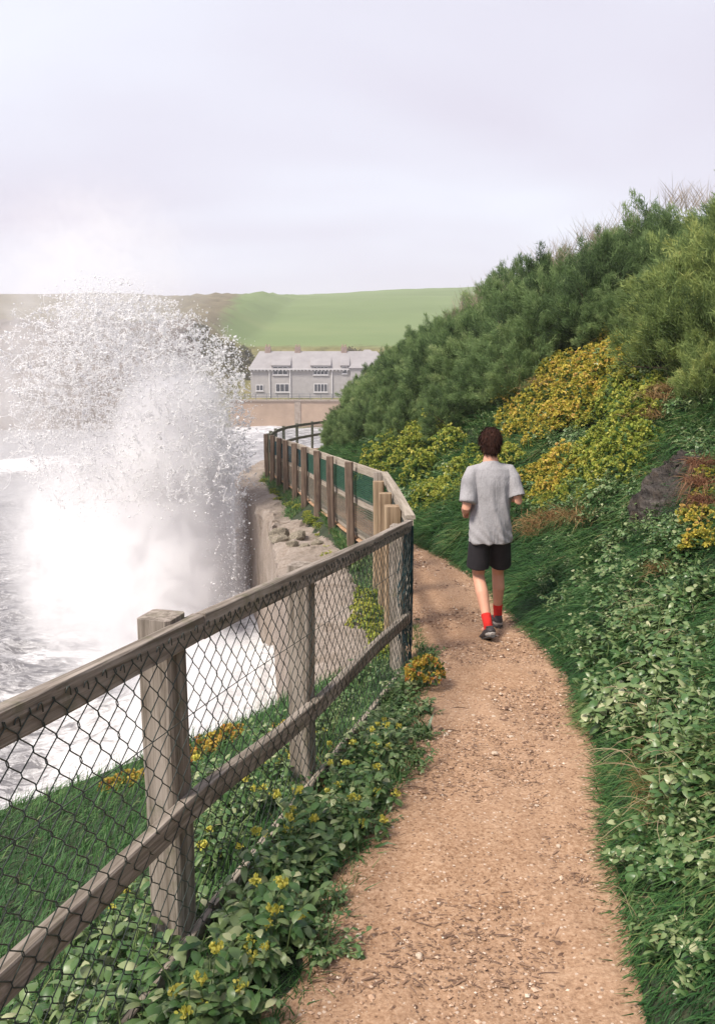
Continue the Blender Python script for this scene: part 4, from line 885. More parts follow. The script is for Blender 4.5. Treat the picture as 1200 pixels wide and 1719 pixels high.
for (px, py, s1) in ((1110, 1240, 0.9), (1090, 1180, 0.7), (1140, 1290, 1.0), (1120, 1340, 0.9), (1100, 1120, 0.7), (1070, 1030, 0.7), (1130, 1040, 0.8), (1160, 1200, 0.7), (1050, 1500, 0.5), (1080, 1560, 0.5), (1090, 1270, 0.9), (1130, 1390, 0.8), (1100, 1000, 0.7), (1180, 1080, 0.7)):
    h_, ok = hit(px, py); STM.put(Vector(h_[0]), s1, 'clump of pale dead stalks bending over the leafy bank', 'dead stalks', 'pale dead stalks on the bank', rz=random.uniform(-1, 1))
# small dry grass fringe by the bottom board
FR = Kind([tuft_proto('straw_tuft', M['drygrass'], 60, 0.16, 0.06, 0.5, 0.003)])
for Y in (3.2, 3.45, 3.7, 3.95, 4.2): FR.put((-1.212 + 0.286 * Y + 0.05, Y, float(g(Y)) - 0.08), random.uniform(0.7, 1.1), 'straw-coloured grass tuft against the bleached bottom board', 'dry grass', 'straw tufts by the bottom board')

# slate rock face breaking out of the bank: jagged slabs that follow the slope
h_, ok = hit(1130, 825); rc = h_[0]; uu = np.linspace(-1, 1, 48); U, Vv = np.meshgrid(uu, uu)
RY = rc[1] + U * 0.50; RD = (rc[0] - xr(rc[1])) + Vv * 0.36 + 0.10 * U; RX = xr(RY) + RD; RZ = H(RX, RY)
P_ = np.stack([RX * 1.0, RY, RZ], -1); st_ = (P_ @ np.array([0.5, 0.55, 1.0])) * 7.5 + 0.9 * wav(P_, 4.2); fr = st_ - np.floor(st_)
msk = np.clip(1.25 - np.hypot(U, Vv) ** 2 * 1.25 + 0.25 * wav(P_, 3.3, 1), 0, 1)
off = -0.16 + msk ** 0.5 * (0.15 + 0.13 * (np.clip(fr * 1.2, 0, 1)) + 0.07 * wav(P_, 4.0, 2) + 0.06 * np.abs(wav(P_, 9, 3)) + 0.03 * wav(P_, 24, 1))
RV = P_ + off[..., None] * np.array([-0.66, -0.22, 0.72]); RV = RV + rng.normal(0, 0.006, RV.shape); i_ = np.arange(47)[:, None] * 48 + np.arange(47)[None]
o = link('rock_outcrop', np_mesh('rock_outcrop', RV.reshape(-1, 3), np.stack([i_, i_ + 1, i_ + 49, i_ + 48], -1).reshape(-1, 4), False), M['rock'])
tag(o, 'dark grey slate outcrop showing through the plants of the bank', 'rock')
zone(SML, 26, [(1100, 640), (1200, 640), (1200, 770), (1150, 740), (1120, 720)], (0.9, 1.5), 'dark leafy plant overhanging the top of the slate rock', 'plant', 'leafy plants over the rock', mind=14)
zone(SML, 20, [(1050, 790), (1080, 770), (1090, 850), (1060, 880)], (0.6, 1.0), 'leafy plant against the seaward side of the slate rock', 'plant', 'leafy plants beside the rock', mind=9)
zone(SML, 12, [(1060, 860), (1100, 880), (1160, 905), (1150, 930), (1060, 900)], (0.8, 1.2), 'leafy plant growing up against the foot of the slate rock', 'plant', 'leafy plants at the rock foot', mind=12)

# ------------------------------------------------------------------ grass (uncountable)
def grass(name, X, Y, L, wd, dirv, droop, tint, mat, label):
    acc = Acc(); Z = H(X, Y); b0 = np.stack([X, Y, Z - 0.01], -1)
    ribbons(acc, b0, dirv, norm(np.cross(dirv, np.array([0, 0, 1.0])) + 0.5 * rdirs(len(X))), L, wd, droop, [(0, 1), (0.45, 0.85), (1, 0.08)], tint)
    o_ = link(name, acc.mesh(name), mat); tag(o_, label, 'grass', kind='stuff'); return o_
n = 104000
Y = 1.2 + 11.8 * rng.uniform(0, 1, n) ** 1.5; d_ = rng.uniform(-0.015, 1, n) ** 1.3
d_ = np.nan_to_num(np.abs(rng.uniform(-0.02, 1.0, n))) ** 1.25 * np.interp(Y, [1, 4, 7, 13], [1.5, 2.2, 2.2, 1.4]); X = xr(Y) + d_ - 0.01
keep = ~((wav(np.stack([X, Y], -1), 2.0, 1) > 0.75) & (d_ > 0.3)); X, Y, d_ = X[keep], Y[keep], d_[keep]; n = len(X)
cl = wav(np.stack([X, Y], -1), 5.0, 2)
flow = np.stack([-0.75 + 0.25 * wav(np.stack([X, Y], -1), 1.6), -0.25 + 0.35 * wav(np.stack([X, Y], -1), 2.1, 3), 0.45 + 0 * X], -1)
dv = norm(flow + 0.45 * rdirs(n)); sc = np.interp(Y, [1, 5, 12], [0.7, 1.0, 1.25]) * np.where(d_ < 0.15, 0.6, 1)
grass('bank_grass', X, Y, rng.uniform(0.06, 0.28, n) * sc * (1 + 0.35 * np.clip(cl, -1, 1)), rng.uniform(0.0035, 0.0065, n) * np.interp(Y, [1, 12], [0.8, 2.2]), dv, rng.uniform(0.25, 0.7, n), np.clip(0.44 + 0.20 * cl + 0.12 * wav(np.stack([X, Y], -1), 1.4, 0) + rng.normal(0, 0.17, n), 0, 0.95) + (rng.uniform(0, 1, n) < 0.035) * 0.35, M['grass'], 'long dark green grass combed down the bank beside the path')
n = 24000
Y = rng.uniform(10, 24, n); d_ = rng.uniform(0, 1, n) * np.interp(Y, [10, 13, 15, 24], [3.2, 2.6, 1.8, 1.4]); X = xr(Y) + d_
dv = norm(np.array([-0.5, -0.2, 0.7]) + 0.5 * rdirs(n))
grass('far_bank_grass', X, Y, rng.uniform(0.2, 0.4, n), 0.016, dv, 0.4, np.clip(rng.normal(0.5, 0.18, n), 0, 0.95), M['grass'], 'green grass on the bank foot past the bend')
n = 26000
Y = rng.uniform(1.4, 5.9, n); X = xe(Y) + rng.uniform(0, 1, n) ** 0.9 * (xf(Y) - 0.05 - xe(Y)); 
dv = norm(np.array([0.35, 0.15, 0.8]) + 0.45 * rdirs(n))
grass('ledge_grass', X, Y, rng.uniform(0.09, 0.24, n), rng.uniform(0.004, 0.007, n), dv, rng.uniform(0.2, 0.7, n), np.clip(0.50 + 0.12 * wav(np.stack([X, Y], -1), 3) + rng.normal(0, 0.15, n), 0, 0.95), M['grass'], 'dark green grass on the cliff ledge behind the chain-link fence')
n = 19000
Y = rng.uniform(1.3, 6.5, n); w_ = rng.uniform(0, 1, n) ** 1.2; X = xf(Y) + 0.03 + w_ * (xl(Y) - xf(Y) - 0.02)
dv = norm(np.array([0.3, -0.1, 0.8]) + 0.6 * rdirs(n))
grass('verge_grass', X, Y, rng.uniform(0.05, 0.15, n), rng.uniform(0.003, 0.006, n), dv, rng.uniform(0.2, 0.7, n), np.clip(0.5 + rng.normal(0, 0.22, n), 0, 1), M['grass'], 'short mixed grass between the fence foot and the path')
n = 16000
Y = rng.uniform(6, 24, n); lo = np.where(Y < 10.8, xe(Y) + 0.35, poly(Y, [(w[1], w[0]) for w in WALL]) + np.where(Y < 15, 0.95, 0.3)); X = lo + rng.uniform(0, 1, n) * np.maximum(xf(Y) - 0.03 - lo, 0.0)
dv = norm(np.array([0.1, 0, 0.8]) + 0.6 * rdirs(n))
grass('wall_ledge_grass', X, Y, rng.uniform(0.08, 0.22, n), np.interp(Y, [6, 24], [0.006, 0.016]), dv, 0.4, np.clip(0.6 + rng.normal(0, 0.2, n), 0, 0.97), M['grass'], 'yellowish grass on the ledge between the timber fence and sea wall')

# ------------------------------------------------------------------ grit, stones and twigs on the path
m, t, b, o = newmat('grit'); at_ = N(t, 'ShaderNodeAttribute', attribute_name='tint')
t.links.new(ramp(t, at_.outputs['Fac'], [(0.0, (0.13, 0.075, 0.05)), (0.3, (0.27, 0.165, 0.105)), (0.65, (0.46, 0.30, 0.20)), (1.0, (0.66, 0.55, 0.45))]), b.inputs['Base Color']); b.inputs['Roughness'].default_value = 0.9; M['grit'] = m
acc = Acc(); n = 19000; Y = 1.5 + 9 * rng.uniform(0, 1, n) ** 1.8; w_ = rng.uniform(0, 1, n); X = xl(Y) + w_ * (xr(Y) - xl(Y)); s1 = rng.gamma(1.6, 0.0013, n) + 0.001; s1 = s1 * np.interp(Y, [1.5, 4, 10], [0.8, 1.3, 2.2])
octas(acc, np.stack([X, Y, g(Y) + 0.012 + 0.2 * s1], -1), np.stack([s1 * rng.uniform(0.8, 1.7, n), s1, s1 * rng.uniform(0.4, 0.8, n)], -1), np.clip(rng.normal(0.42, 0.30, n), 0, 1), 0.3)
n = 5200; Y = 2.0 + 8.5 * rng.uniform(0, 1, n) ** 1.3; X = xl(Y) + rng.uniform(0, 1, n) ** 1.25 * (xr(Y) - xl(Y)); a1 = rng.normal(0, 0.7, n); dv = np.stack([np.cos(a1), np.sin(a1), 0.12 + 0 * a1], -1)
ribbons(acc, np.stack([X, Y, g(Y) + 0.014], -1), norm(dv), norm(np.cross(dv, np.array([0, 0, 1.0]))), rng.gamma(2, 0.008, n) + 0.006, rng.uniform(0.003, 0.008, n), 0.1, [(0, 0.5), (0.5, 1), (1, 0.2)], np.clip(rng.normal(0.1, 0.12, n), 0, 1))
tag(link('grit', acc.mesh('grit', False), M['grit']), 'small grit and pebbles scattered over the sandy path', 'grit', kind='stuff')
M['pebble'] = plain('pebble', (0.50, 0.40, 0.31), 0.8, 6, 0.4); pebm = [x.copy() for x in sm]; [x.materials.clear() for x in pebm]
for q in range(14):
    Y = random.uniform(1.9, 4.5); x = random.uniform(float(xl(Y)) + 0.05, float(xr(Y)) - 0.05); s1 = random.uniform(0.006, 0.013)
    o = link('pebble', pebm[q % 3], M['pebble'], None, (x, Y, float(g(Y)) + 0.014)); o.scale = (s1 * 1.4, s1, s1 * 0.7); o.rotation_euler[2] = random.uniform(0, 6)
    tag(o, 'pale pebble lying loose on the sandy path', 'pebble', 'pebbles on the path')
M['twig'] = plain('twig', (0.12, 0.075, 0.05), 0.9)
for q in range(7):
    Y = random.uniform(2.3, 5.0); x = float(xl(Y)) + random.uniform(0.0, 0.28); a1 = random.uniform(-0.6, 0.6); L = random.uniform(0.04, 0.12); a = Acc()
    tube(a, [(-L / 2, 0, 0.003), (-L * 0.1, L * 0.08, 0.006), (L * 0.2, 0.02 * L, 0.005), (L / 2, -L * 0.1, 0.004)], [0.0022, 0.003, 0.0024, 0.001], 5)
    o = link('twig', a.mesh('twig'), M['twig'], None, (x, Y, float(g(Y)) + 0.014)); o.rotation_euler[2] = a1
    tag(o, 'thin brown twig lying on the sandy path edge', 'twig', 'twigs on the path edge')

# ------------------------------------------------------------------ the runner
rn = empty('person', (1.09, 6.26, float(g(6.26)) + 0.012)); OR = Vector((0, 0, 0))
M['skin'] = plain('skin', (0.62, 0.32, 0.22), 0.5, 14, 0.08, 0.35)
M['hair'] = plain('hair', (0.040, 0.018, 0.013), 0.8, 30, 0.5, 0.08)
m, t, b, o = newmat('grey_tshirt'); v = objcoord(t); n1 = noise(t, 90, 3, 0.6, v); n2 = noise(t, 3.0, 4, 0.6, objcoord(t, (2.2, 2.2, 1.0)))
c = ramp(t, n1, [(0.3, (0.30, 0.29, 0.305)), (0.7, (0.39, 0.38, 0.395))]); sp = N(t, 'ShaderNodeSeparateXYZ'); t.links.new(v, sp.inputs[0])
dark_band = math2(t, 'MULTIPLY', ramp(t, math2(t, 'ABSOLUTE', math2(t, 'SUBTRACT', sp.outputs['Z'], 1.33), 0), [(0.0, (1,) * 3), (0.09, (0,) * 3)]), ramp(t, n2, [(0.42, (0,) * 3), (0.62, (0.7,) * 3)]))  # patchy darker band in the cloth colour round the upper shirt
c = mixc(t, dark_band, c, (0.19, 0.185, 0.195)); t.links.new(c, b.inputs['Base Color']); b.inputs['Roughness'].default_value = 0.9; b.inputs['Specular IOR Level'].default_value = 0.1
bump(t, b, noise(t, 16, 3, 0.5, objcoord(t, (1, 1, 0.35)), 1.0), 0.5, 0.02); M['shirt'] = m
M['shorts'] = plain('black_shorts', (0.022, 0.020, 0.024), 0.75, 12, 0.3, 0.25)
M['sock'] = plain('red_sock', (0.62, 0.035, 0.03), 0.85, 60, 0.15, 0.1)
M['shoe'] = plain('dark_shoe', (0.05, 0.042, 0.045), 0.6, 40, 0.4)
M['heel'] = plain('grey_heel', (0.36, 0.33, 0.31), 0.6, 40, 0.2)
M['sole'] = plain('shoe_sole', (0.075, 0.07, 0.07), 0.7)
hipL, kneeL, ankL = Vector((-.085, 0, .92)), Vector((-.075, .07, .50)), Vector((-.045, -.235, .125))
hipR, kneeR, ankR = Vector((.09, 0, .92)), Vector((.125, .17, .50)), Vector((.150, .22, .085))
shL, elL, wrL = Vector((-.175, .04, 1.425)), Vector((-.225, -.07, 1.13)), Vector((-.19, .16, 1.05))
shR, elR, wrR = Vector((.175, .05, 1.43)), Vector((.225, -.05, 1.175)), Vector((.165, .17, 1.22))
def mixv(a_, b_, t_): return a_ + (b_ - a_) * t_
B = Acc()
def torso(acc, rows_, sides=28):
    tube(acc, [r_[0] for r_ in rows_], [(r_[1], r_[2]) for r_ in rows_], sides, ref=(0, 1, 0))
torso(B, [((0, 0, .84), .12, .09), ((0, 0, .92), .160, .105), ((0, .005, 1.0), .150, .10), ((0, .01, 1.10), .140, .095), ((0, .02, 1.25), .160, .10), ((0, .035, 1.38), .150, .09), ((0, .045, 1.45), .105, .066), ((0, .05, 1.49), .07, .06), ((0, .06, 1.55), .056, .058), ((0, .07, 1.62), .055, .06)])
def leg(acc, h_, k_, a_, back):
    calf = mixv(k_, a_, 0.32) + Vector((0, -.022, 0)); low = mixv(k_, a_, 0.72)
    tube(acc, [h_ + Vector((0, 0, .04)), mixv(h_, k_, .3), mixv(h_, k_, .75), k_, calf, low, a_ + Vector((0, 0, -.02))], [.088, .082, .063, .053, .055, .040, .034], 16, ref=(0, 1, 0))
leg(B, hipL, kneeL, ankL, 0); leg(B, hipR, kneeR, ankR, 0)
def arm(acc, s_, e_, w_, sx):
    tube(acc, [s_, mixv(s_, e_, .4), mixv(s_, e_, .85), e_, mixv(e_, w_, .3), mixv(e_, w_, .75), w_], [.036, .042, .040, .039, .040, .031, .026], 14, ref=(0, 1, 0))
    d_ = (w_ - e_).normalized(); up = Vector((0, 0, 1)); lat = d_.cross(up).normalized(); up2 = lat.cross(d_)
    pal = w_ + d_ * .05
    tube(acc, [w_ - d_ * .01, w_ + d_ * .03, w_ + d_ * .075, w_ + d_ * .095], [(.017, .024), (.016, .036), (.016, .040), (.012, .036)], 12, ref=tuple(up2))
    for k_ in range(4):                                                # four curled fingers
        b_ = w_ + d_ * .088 + up2 * (.028 - .019 * k_); l_ = (.036, .041, .038, .030)[k_]; inn = lat * (-sx)
        tube(acc, [b_, b_ + d_ * l_ * .8 + inn * .008, b_ + d_ * l_ * .75 + inn * .034, b_ + d_ * l_ * .1 + inn * .042], [.0095, .009, .0085, .007], 8)
    th = w_ + d_ * .03 + up2 * .03                                     # thumb from the side of the palm
    tube(acc, [th, th + up2 * .018 + d_ * .022 - lat * sx * .012, th + up2 * .012 + d_ * .052 - lat * sx * .03], [.012, .0105, .008], 8)
arm(B, shL, elL, wrL, -1); arm(B, shR, elR, wrR, 1)
hc = Vector((0, .085, 1.665))
def ell(acc, c_, r_, n_=14, s_=20):
    tube(acc, [c_ + Vector((0, 0, -r_[2] * math.cos(math.pi * q / n_))) for q in range(n_ + 1)], [(max(r_[0] * math.sin(math.pi * q / n_), .002), max(r_[1] * math.sin(math.pi * q / n_), .002)) for q in range(n_ + 1)], s_, ref=(0, 1, 0))
ell(B, hc, (.076, .095, .113)); ell(B, hc + Vector((0, .03, -.06)), (.055, .065, .055))            # skull, jaw
tube(B, [hc + Vector((0, .088, .02)), hc + Vector((0, .112, -.018)), hc + Vector((0, .092, -.03))], [.009, .014, .010], 8)   # nose
for sx in (-1, 1):
    ell(B, hc + Vector((sx * .079, -.002, -.012)), (.010, .019, .032), 8, 10)                       # ears
    ell(B, hc + Vector((sx * .032, .080, .006)), (.015, .012, .010), 6, 8)                          # eyes
ell(B, hc + Vector((0, .090, -.052)), (.026, .010, .009), 6, 8)                                     # mouth
def foot(acc, a_, pitch): tube(acc, [a_ + Vector((0, -.045, -.035)), a_ + Vector((0, .02, -.03)), a_ + Vector((0, .10, -.05)), a_ + Vector((0, .17, -.06))], [(.026, .03), (.032, .034), (.036, .022), (.03, .014)], 12)
foot(B, ankL, 0); foot(B, ankR, 0)
body = voxel('body', B, M['skin'], rn, 0.0062, 4)
# t-shirt
Tm = Acc()
torso(Tm, [((0, -.005, .815), .186, .128), ((0, -.005, .86), .187, .129), ((0, 0, .95), .182, .124), ((0, .005, 1.05), .173, .118), ((0, .015, 1.18), .172, .117), ((0, .025, 1.30), .182, .116), ((0, .035, 1.38), .186, .108), ((0, .04, 1.435), .172, .092), ((0, .048, 1.475), .105, .074), ((0, .054, 1.502), .068, .066)], 40)
for s_, e_ in ((shL, elL), (shR, elR)):
    tube(Tm, [s_ + Vector((-s_.x * .55, 0, .008)), s_ + Vector((-s_.x * .10, 0, -.012)), mixv(s_, e_, .28), mixv(s_, e_, .55), mixv(s_, e_, .82), mixv(s_, e_, .87)], [.056, .066, .068, .069, .072, .072], 20, ref=(0, 1, 0))
shirt = voxel('t_shirt', Tm, M['shirt'], rn, 0.0065, 9)
co = np.empty(len(shirt.data.vertices) * 3, np.float32); shirt.data.vertices.foreach_get('co', co); co = co.reshape(-1, 3)
nn = np.empty_like(co).ravel(); shirt.data.vertices.foreach_get('normal', nn); nn = nn.reshape(-1, 3)
fall = np.clip((1.40 - co[:, 2]) / 0.25, 0, 1)
ang = np.arctan2(co[:, 0], -co[:, 1] + 0.03)
fold = 0.5 + 0.5 * np.sin(ang * 7 + 3 * np.sin(co[:, 2] * 6) + 2 * wav(co, 4)); low = np.clip((1.0 - co[:, 2]) / 0.15, 0, 1)
wr = fall * (0.012 * (fold ** 2 - 0.25)) + low * 0.004 * np.sin(co[:, 2] * 75 + ang * 9 + 3 * wav(co, 6, 1)) + 0.004 * wav(co, 16, 2)
co = co + nn * wr[:, None]; shirt.data.vertices.foreach_set('co', co.astype(np.float32).ravel()); shirt.data.update()
# shorts
Sh = Acc(); torso(Sh, [((0, 0, .84), .160, .108), ((0, 0, .92), .158, .105), ((0, 0, 1.0), .145, .10)], 32)
for h_, k_, sx in ((hipL, kneeL, -1), (hipR, kneeR, 1)):
    e_ = mixv(h_, k_, .76)
    tube(Sh, [h_ + Vector((0, 0, .03)), mixv(h_, k_, .3) + Vector((sx * .004, 0, 0)), e_ + Vector((sx * .01, -.012, 0)), mixv(h_, k_, .775) + Vector((sx * .01, -.012, 0))], [(.080, .09), (.092, .100), (.099, .106), (.100, .107)], 24, ref=(0, 1, 0))
voxel('shorts', Sh, M['shorts'], rn, 0.0065, 3)
for k_, a_, top in ((kneeL, ankL, .74), (kneeR, ankR, .72)):
    a = Acc(); tube(a, [mixv(k_, a_, top), mixv(k_, a_, top + .02), mixv(k_, a_, .87), a_ + Vector((0, -.005, -.01)), a_ + Vector((0, .02, -.05))], [.0425, .0435, .0395, .0385, .038], 20, ref=(0, 1, 0)); link('sock', a.mesh('sock'), M['sock'], rn)
def shoe(a_, tilt, yaw):
    e_ = empty('shoe', a_); e_.parent = rn; e_.rotation_euler = (tilt, 0, yaw)
    A1 = Acc(); zz = -.085
    tube(A1, [(0, -.070, -.045), (0, -.058, -.036), (0, -.02, -.030), (0, .03, -.034), (0, .085, -.050), (0, .15, -.058), (0, .195, -.066), (0, .21, -.07)], [(.022, .022), (.037, .042), (.042, .050), (.044, .046), (.047, .032), (.046, .024), (.034, .016), (.012, .008)], 20)
    up = link('upper', A1.mesh('upper'), M['shoe'], e_)
    A2 = Acc(); tube(A2, [(0, -.078, -.074), (0, -.06, -.074), (0, .0, -.076), (0, .09, -.079), (0, .17, -.079), (0, .215, -.074)], [(.020, .012), (.040, .013), (.042, .013), (.050, .012), (.046, .011), (.016, .008)], 18); link('sole', A2.mesh('sole'), M['sole'], e_)
    A3 = Acc(); tube(A3, [(0, -.0745, -.058), (0, -.0625, -.052), (0, -.045, -.050), (0, -.015, -.052)], [(.018, .014), (.036, .026), (.0425, .028), (.045, .022)], 18); link('heel_counter', A3.mesh('heel_counter'), M['heel'], e_)
    A4 = Acc(); tube(A4, [(0, -.052, .002), (0, -.05, .010), (0, -.02, .012)], [(.03, .006), (.034, .007), (.036, .007)], 14); link('collar', A4.mesh('collar'), M['shoe'], e_)
shoe(ankL, -0.42, 0.12); shoe(ankR, 0.0, -0.10)
# hair: cap and strands
Hh = Acc(); ell(Hh, hc + Vector((0, -.012, .018)), (.089, .104, .110), 14, 22); ell(Hh, hc + Vector((0, -.050, -.045)), (.080, .058, .070), 10, 18); hair = voxel('hair', Hh, M['hair'], rn, 0.006, 3)
acc = Acc(); n = 3600; p = rdirs(n, 0.0); p = p[(p[:, 1] < 0.55) | (p[:, 2] > 0.35)]; p = p[p[:, 2] > -0.85]; n = len(p)
base = np.array(hc + Vector((0, -.012, .018)))[None] + p * np.array([.087, .101, .107]) * np.where(p[:, 2:3] < -0.2, 0.93, 1.0) + np.where(p[:, 2:3] < -0.2, 1.0, 0.0) * np.array([0, -0.012, -0.02])
tang = np.array([0.15, -0.35, -0.85]) - (np.array([0.15, -0.35, -0.85]) * p).sum(1)[:, None] * p
dv = norm(norm(tang) * 0.8 + p * 0.55 + 0.42 * rdirs(n)); ribbons(acc, base, dv, norm(np.cross(dv, p)), rng.uniform(.02, .04, n), 0.006, 0.5, [(0, 1), (0.5, 0.9), (1, 0.2)], rng.uniform(0, 1, n))
link('hair_strands', acc.mesh('hair_strands'), M['hair'], hair)
rn.rotation_euler[2] = R(4); rn.scale = (0.955, 0.965, 0.965)
tag(rn, 'person jogging away in grey t-shirt, black shorts, red socks and dark running shoes', 'person')

# ------------------------------------------------------------------ the breaking wave's spray
m, t, b, o = newmat('spray_drops'); b.inputs['Base Color'].default_value = (0.99, 0.985, 0.99, 1); b.inputs['Roughness'].default_value = 0.6; b.inputs['Specular IOR Level'].default_value = 0.0
tr = N(t, 'ShaderNodeBsdfTranslucent'); tr.inputs[0].default_value = (0.99, 0.985, 0.99, 1); ms = N(t, 'ShaderNodeMixShader'); ms.inputs[0].default_value = 0.5
t.links.new(b.outputs[0], ms.inputs[1]); t.links.new(tr.outputs[0], ms.inputs[2]); t.links.new(ms.outputs[0], o.inputs[0]); M['drops'] = m
def spray_env(P_):
    """how far inside the plume a point lies (<1 inside); leans out to sea as it rises"""
    z = P_[:, 2] + 0.35; cx = np.interp(z, [-7.5, -3, 0, 2.2], [-4.3, -4.4, -4.9, -5.3]); cy = 17.0
    rx = np.interp(z, [-7.5, -3, -1, 0.6, 1.6, 2.2], [2.0, 1.9, 2.2, 2.3, 1.7, 0.7]); ry = np.interp(z, [-7.5, 0, 2.2], [3.0, 2.2, 1.0])
    return np.hypot((P_[:, 0] - cx) / rx, (P_[:, 1] - cy) / ry)
def tri_tubes(acc, A, Bp, C, r0, nseg=5):
    """many thin curved strands at once (quadratic curves A-B-C), three-sided"""
    n = len(A); tt = np.linspace(0, 1, nseg + 1); d_ = norm(C - A); a_ = sidevec(d_); b_ = np.cross(d_, a_); rows = []
    for t_ in tt:
        p = A * (1 - t_) ** 2 + Bp * 2 * t_ * (1 - t_) + C * t_ ** 2; rr = (r0 * (1 - 0.65 * math.sin(math.pi * t_)) * rng.uniform(0.6, 1.4, n))[:, None]
        for k_ in range(3): rows.append(p + (a_ * math.cos(k_ * 2.094) + b_ * math.sin(k_ * 2.094)) * rr)
    V = np.stack(rows, 1); f = [(q * 3 + k_, q * 3 + (k_ + 1) % 3, q * 3 + 3 + (k_ + 1) % 3, q * 3 + 3 + k_) for q in range(nseg) for k_ in range(3)]
    acc.add(V.reshape(-1, 3), (np.arange(n)[:, None, None] * V.shape[1] + np.array(f)[None]).reshape(-1, 4))
TET = np.array([(1, 1, 1), (-1, -1, 1), (-1, 1, -1), (1, -1, -1)], float) * 0.75; TET_F = np.array([(0, 2, 1), (0, 1, 3), (0, 3, 2), (1, 2, 3)])
def drops(acc, P_, sz):
    n = len(P_); V = P_[:, None] + TET[None] * sz[:, None, None] * rng.uniform(0.6, 1.4, (n, 4, 1)) + rng.normal(0, 0.25, (n, 4, 3)) * sz[:, None, None]
    acc.add(V.reshape(-1, 3), (np.arange(n)[:, None, None] * 4 + TET_F[None]).reshape(-1, 3))
acc = Acc()
# torn lace of water in the upper plume: nodes joined by thin curved strands
n = 17000; P0 = np.stack([rng.uniform(-8.4, -2.4, n), rng.uniform(15.0, 19.0, n), 1.75 - 4.3 * rng.uniform(0, 1, n) ** 1.15], -1); e_ = spray_env(P0)
P0 = P0[(e_ < 1.0 + 0.22 * rng.normal(size=n)) & (wav(P0, 1.9, 1) > -0.7)]; n = len(P0)
ea, eb = [], []
for q in range(0, n, 1000):
    D = np.linalg.norm(P0[q:q + 1000, None] - P0[None], axis=-1); D[D < 1e-6] = 9; nb = np.argsort(D, 1)[:, :3]
    for k_ in range(3):
        m_ = (np.take_along_axis(D, nb[:, k_:k_ + 1], 1)[:, 0] < 0.45) & (rng.uniform(0, 1, len(nb)) < (0.85, 0.5, 0.3)[k_]); ea.append(q + np.nonzero(m_)[0]); eb.append(nb[m_, k_])
ea, eb = np.concatenate(ea), np.concatenate(eb); A_, C_ = P0[ea], P0[eb]
B_ = (A_ + C_) / 2 + rdirs(len(A_)) * (0.28 * np.linalg.norm(C_ - A_, axis=1))[:, None]
tri_tubes(acc, A_, B_, C_, np.clip(rng.gamma(2.2, 0.0028, len(A_)), 0.003, 0.016), 4)
# beads along the strands, then loose drops everywhere and a fringe on the right hand edge
k_ = rng.integers(0, len(A_), 60000); t_ = rng.uniform(0, 1, (60000, 1)); Pb = A_[k_] * (1 - t_) ** 2 + 2 * B_[k_] * t_ * (1 - t_) + C_[k_] * t_ ** 2 + rng.normal(0, 0.022, (60000, 3))
drops(acc, Pb, np.clip(rng.gamma(2.0, 0.0042, 60000), 0.003, 0.022))
n = 74000; P0 = np.stack([rng.uniform(-9.6, -2.1, n), rng.uniform(14.0, 20, n), 2.1 - 4.9 * rng.uniform(0, 1, n) ** 1.2], -1); e_ = spray_env(P0 - np.array([0, 0, 0.2])); P0 = P0[e_ < rng.uniform(0.45, 1.3, n)]
drops(acc, P0, rng.gamma(1.8, 0.0034, len(P0)) + 0.003)
n = 5200; z = rng.uniform(-5.0, 0.9, n); P0 = np.stack([np.interp(z, [-5.5, -2.5, 0.8], [-2.55, -2.65, -2.75]) - np.abs(rng.normal(0, 0.35, n)) + rng.exponential(0.10, n), rng.uniform(15.8, 18.5, n), z], -1); drops(acc, P0, rng.gamma(2.0, 0.0036, n) + 0.003)
tag(link('sea_spray', acc.mesh('sea_spray'), M['drops']), 'white plume of flying sea spray bursting up beside the sea wall', 'spray', kind='stuff')
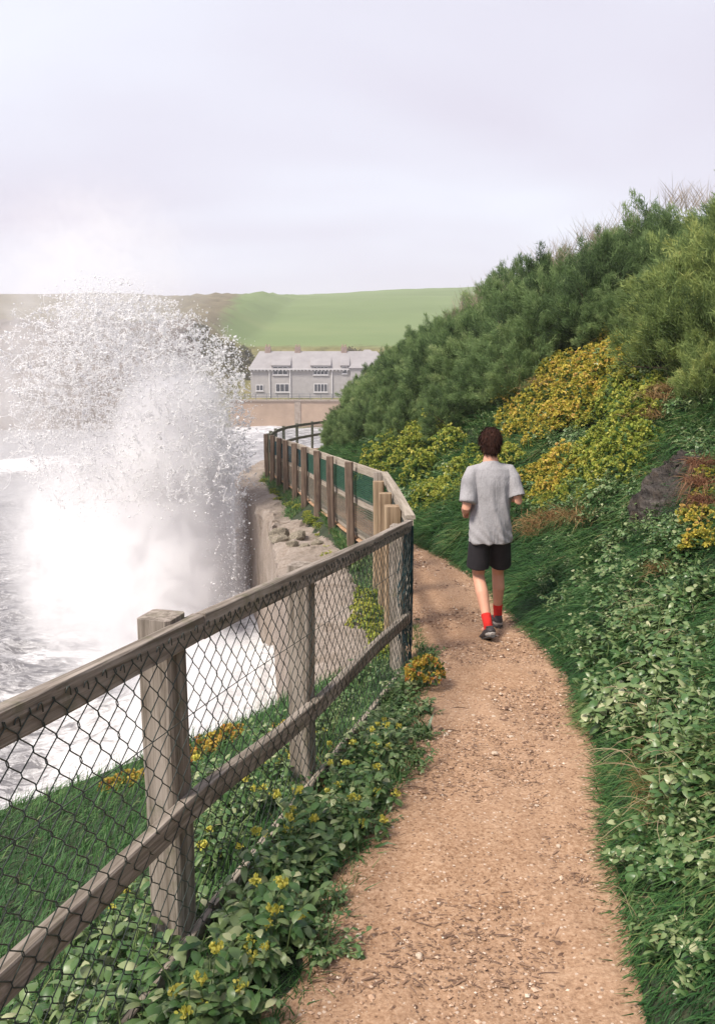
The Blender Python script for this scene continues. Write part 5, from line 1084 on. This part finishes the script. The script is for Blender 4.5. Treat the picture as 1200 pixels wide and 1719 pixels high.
# mist: a soft body of fine droplets in the plume
BL = [((-4.35, 17.6, -4.3), (1.95, 2.4, 4.7), 5.0), ((-4.05, 17.3, -1.4), (1.55, 2.0, 2.2), 2.2), ((-5.7, 17.2, -3.9), (2.5, 2.8, 3.6), 2.0), ((-5.4, 17.8, 0.3), (3.2, 3.0, 3.2), 0.07), ((-8.2, 18, -0.6), (2.4, 3.0, 3.8), 0.24), ((-2.6, 12.2, -5.5), (1.4, 2.2, 1.5), 2.2), ((-6.0, 18.5, 2.5), (3.3, 3.0, 2.6), 0.26)]
a = Acc()
for c_, r_, dn in BL: ell(a, Vector(c_), r_, 12, 20)
m = bpy.data.materials.new('mist'); m.use_nodes = True; t = m.node_tree; t.nodes.clear(); o = N(t, 'ShaderNodeOutputMaterial')
v = worldcoord(t); tot = None
for c_, r_, dn in BL:
    mp = N(t, 'ShaderNodeMapping', vector_type='TEXTURE'); mp.inputs['Location'].default_value = c_; mp.inputs['Scale'].default_value = r_; t.links.new(v, mp.inputs[0])
    ln = N(t, 'ShaderNodeVectorMath', operation='LENGTH'); t.links.new(mp.outputs[0], ln.inputs[0])
    mr = N(t, 'ShaderNodeMapRange', interpolation_type='SMOOTHSTEP'); t.links.new(ln.outputs['Value'], mr.inputs[0])
    for k_, x in zip((1, 2, 3, 4), ((0.5 if dn > 2.1 else 0.1), 0.97, dn, 0.0)): mr.inputs[k_].default_value = x
    tot = mr.outputs[0] if tot is None else math2(t, 'ADD', tot, mr.outputs[0])
n1 = noise(t, 1.5, 5, 0.68, v, 0.6)
mod = N(t, 'ShaderNodeMapRange'); t.links.new(n1, mod.inputs[0])
for k_, x in zip((1, 2, 3, 4), (0.38, 0.64, 0.06, 1.9)): mod.inputs[k_].default_value = x
pv = N(t, 'ShaderNodeVolumePrincipled'); pv.inputs['Color'].default_value = (0.985, 0.98, 0.985, 1); pv.inputs['Anisotropy'].default_value = 0.0
t.links.new(math2(t, 'MULTIPLY', tot, mod.outputs[0]), pv.inputs['Density']); t.links.new(pv.outputs[0], o.inputs['Volume'])
me = a.mesh('spray_mist'); mo = link('spray_mist', me); md = mo.modifiers.new('r', 'REMESH'); md.mode = 'VOXEL'; md.voxel_size = 0.3
bpy.context.view_layer.update(); apply_mods(mo); mo.data.materials.clear(); mo.data.materials.append(m)
tag(mo, 'soft white mist hanging in and around the breaking wave', 'mist', kind='stuff')

# ------------------------------------------------------------------ haze
a = Acc(); box_acc(a, (-720, -12, -12), (720, 1700, 62)); m = bpy.data.materials.new('haze'); m.use_nodes = True; t = m.node_tree; t.nodes.clear()
o = N(t, 'ShaderNodeOutputMaterial'); pv = N(t, 'ShaderNodeVolumePrincipled'); pv.inputs['Color'].default_value = (0.97, 0.95, 0.98, 1); pv.inputs['Density'].default_value = 0.0007
t.links.new(pv.outputs[0], o.inputs['Volume'])
tag(link('haze', a.mesh('haze', False), m), 'thin pale sea haze over the whole bay', 'haze', kind='stuff')
